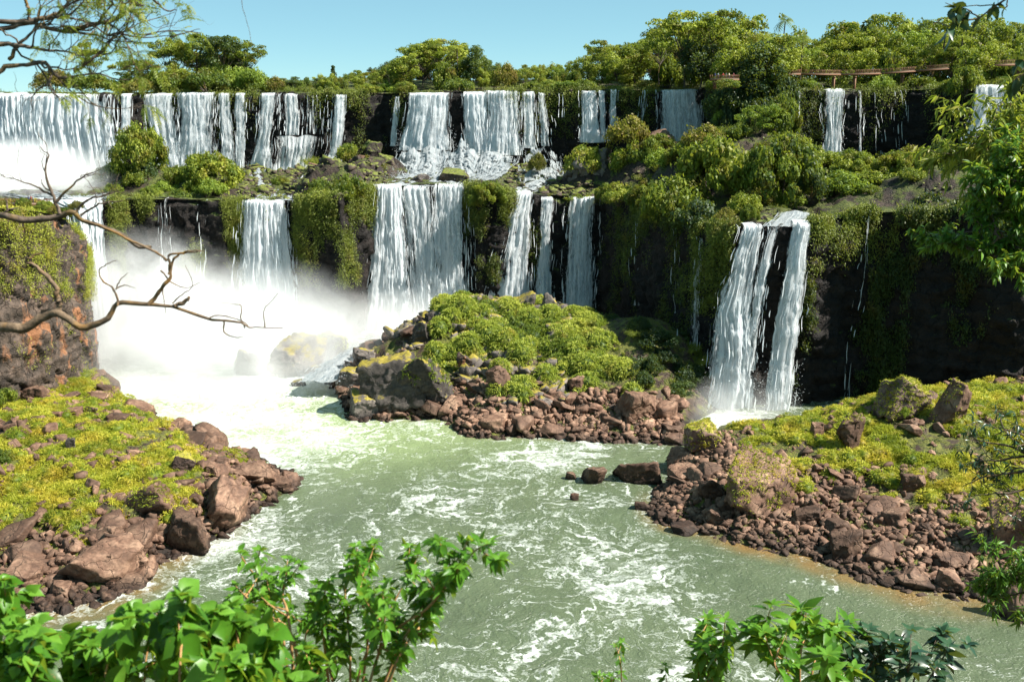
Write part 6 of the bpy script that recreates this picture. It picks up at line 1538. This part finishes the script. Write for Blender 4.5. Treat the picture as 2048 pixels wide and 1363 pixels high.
branch('overhanging_branch', 'shaded leafy twig at the right edge just above the far right fall', [([(2120, 120), (2070, 140), (2045, 150), (2025, 165)], (.008, .002)), ([(2060, 150), (2035, 130), (2022, 148)], (.005, .002))], 6., 'bark', 63, depth=1, sub=.12, nsub=1, n=16, leaves=tipleaf('leaf_shade', .1, 4))
branch('hanging_twig', 'single hair-thin twig dangling from above against the open sky', [([(486, -30), (484, 8), (490, 30), (498, 60), (503, 92)], (.0016, .0008), 0)], 4.6, 'bark', 64)

# near trees on the right
def near_tree(label, mains, Y, mat, seed, L, n, sub, nsub, kind='lance', depth=2, wid=1.3, lo=.15, name='tree', cat='tree', feather=None, radj=1.):
    lv = feather or tipleaf(mat, L, n, kind, lo, wid, .5)
    return branch(name, label, mains, Y, 'bark', seed, depth=depth, sub=sub, nsub=nsub, n=20, leaves=lv, cat=cat, jitter=.3, up=.02)
near_tree('near tree with glossy bright green hanging leaves at the right picture edge', [
    ([(2300, 900, 1), (2200, 600), (2110, 460), (2020, 400), (1960, 370)], (.14, .02)), ([(2200, 600), (2130, 440), (2080, 370), (2040, 340)], (.08, .015)), ([(2200, 600), (2080, 520), (1990, 470), (1950, 440)], (.07, .012)), ([(2200, 640), (2090, 560), (2000, 520), (1930, 490)], (.07, .012)),
    ([(2200, 600), (2120, 440), (2050, 400), (1985, 400)], (.06, .012)), ([(2200, 650), (2120, 560), (2060, 500), (2020, 540)], (.05, .01))],
    17., 'leaf_bank', 71, .165, 34, .9, 7)
near_tree('feathery yellow-green tree in front of the far right fall', [
    ([(2250, 500, 1), (2150, 360), (2080, 310), (1990, 268)], (.12, .02)), ([(2150, 340), (2060, 300), (1990, 280), (1935, 275)], (.06, .015)), ([(2150, 340), (2080, 280), (2020, 290), (1960, 300)], (.06, .015)), ([(2160, 360), (2100, 320), (2060, 300), (2000, 310)], (.05, .01))],
    34., 'leaf_feather', 72, .4, 18, 2.2, 7, wid=.9)
near_tree('spreading feathery branch over the rocks at the right edge, in half shade', [
    ([(2250, 1000, 1), (2130, 930), (2040, 900), (1950, 880)], (.07, .01)), ([(2130, 930), (2050, 940), (1980, 950), (1930, 970)], (.04, .008)), ([(2130, 930), (2070, 880), (2020, 860), (1990, 870)], (.04, .008)), ([(2140, 940), (2070, 970), (2010, 985), (1950, 990)], (.04, .008)), ([(2130, 930), (2060, 910), (1990, 920), (1940, 925)], (.04, .008))],
    20., 'leaf_shade', 73, .17, 9, .9, 4, name='overhanging_branch', cat='branch', wid=.9)
near_tree('green feathery bush at the right edge leaning over the wet rock', [
    ([(2200, 1260, 1), (2110, 1180), (2050, 1140), (2005, 1120)], (.07, .01)), ([(2110, 1180), (2060, 1160), (2020, 1160), (1985, 1140)], (.04, .008)), ([(2110, 1190), (2060, 1185), (2020, 1190), (1998, 1200)], (.04, .008))],
    24., 'leaf_bank', 74, .28, 16, 1.1, 6, name='bush', cat='bush', wid=.8)

# ================================================================ spray hanging in the air
def mist(px, py, Y, rx, ry, rz, dens, label=None, sc=.06, power=1.2, aniso=.2, lo=.3, hi=.65):
    v, f = ico(3); c = P(px, py, Y)
    o = link('mist', mesh_np('mist', v, [f], mist_mat('spray', dens, sc, power, 0., lo, hi)), kind='stuff', loc=c); o.scale = (rx, ry, rz)
    return o
if MIST:
    mist(285, 800, 232, 40, 32, 44, .15, sc=.07, power=1.3, lo=.38, hi=.62)
    mist(310, 670, 240, 32, 14, 28, .26, sc=.1, power=1.1, lo=.43, hi=.62)
    mist(550, 715, 232, 34, 22, 25, .18, sc=.08, lo=.36, hi=.62)
    mist(20, 395, 290, 42, 26, 18, .5, sc=.09, lo=.34, hi=.62)
    mist(790, 665, 262, 32, 13, 13, .22, sc=.09)
    mist(1470, 835, 194, 15, 8, 10, .16, sc=.14, lo=.38, hi=.62)

# tell apart the look-alikes that would otherwise share a label, by where they stand from left to right
dup = {}
for o in list(COL.objects):
    if o.parent is None and 'label' in o and 'group' in o: dup.setdefault(o['label'], []).append(o)
NUMW = ['', '', 'two', 'three', 'four', 'five', 'six', 'seven', 'eight', 'nine', 'ten', 'eleven', 'twelve']
ORD = ['', '', 'second', 'third', 'fourth', 'fifth', 'sixth']
for lab, os_ in dup.items():
    n = len(os_)
    if n < 2 or n > 12: continue
    os_.sort(key=lambda o: to_px(o.location)[0])
    for i, o in enumerate(os_):
        if n == 2: w = ('left' if i == 0 else 'right') + ' of two'
        elif i == 0: w = 'leftmost of ' + NUMW[n]
        elif i == n - 1: w = 'rightmost of ' + NUMW[n]
        elif n % 2 and i == n // 2: w = 'middle of ' + NUMW[n]
        elif i < n / 2: w = ORD[i + 1] + ' from left'
        else: w = ORD[n - i] + ' from right'
        o['label'] = lab + ', ' + w
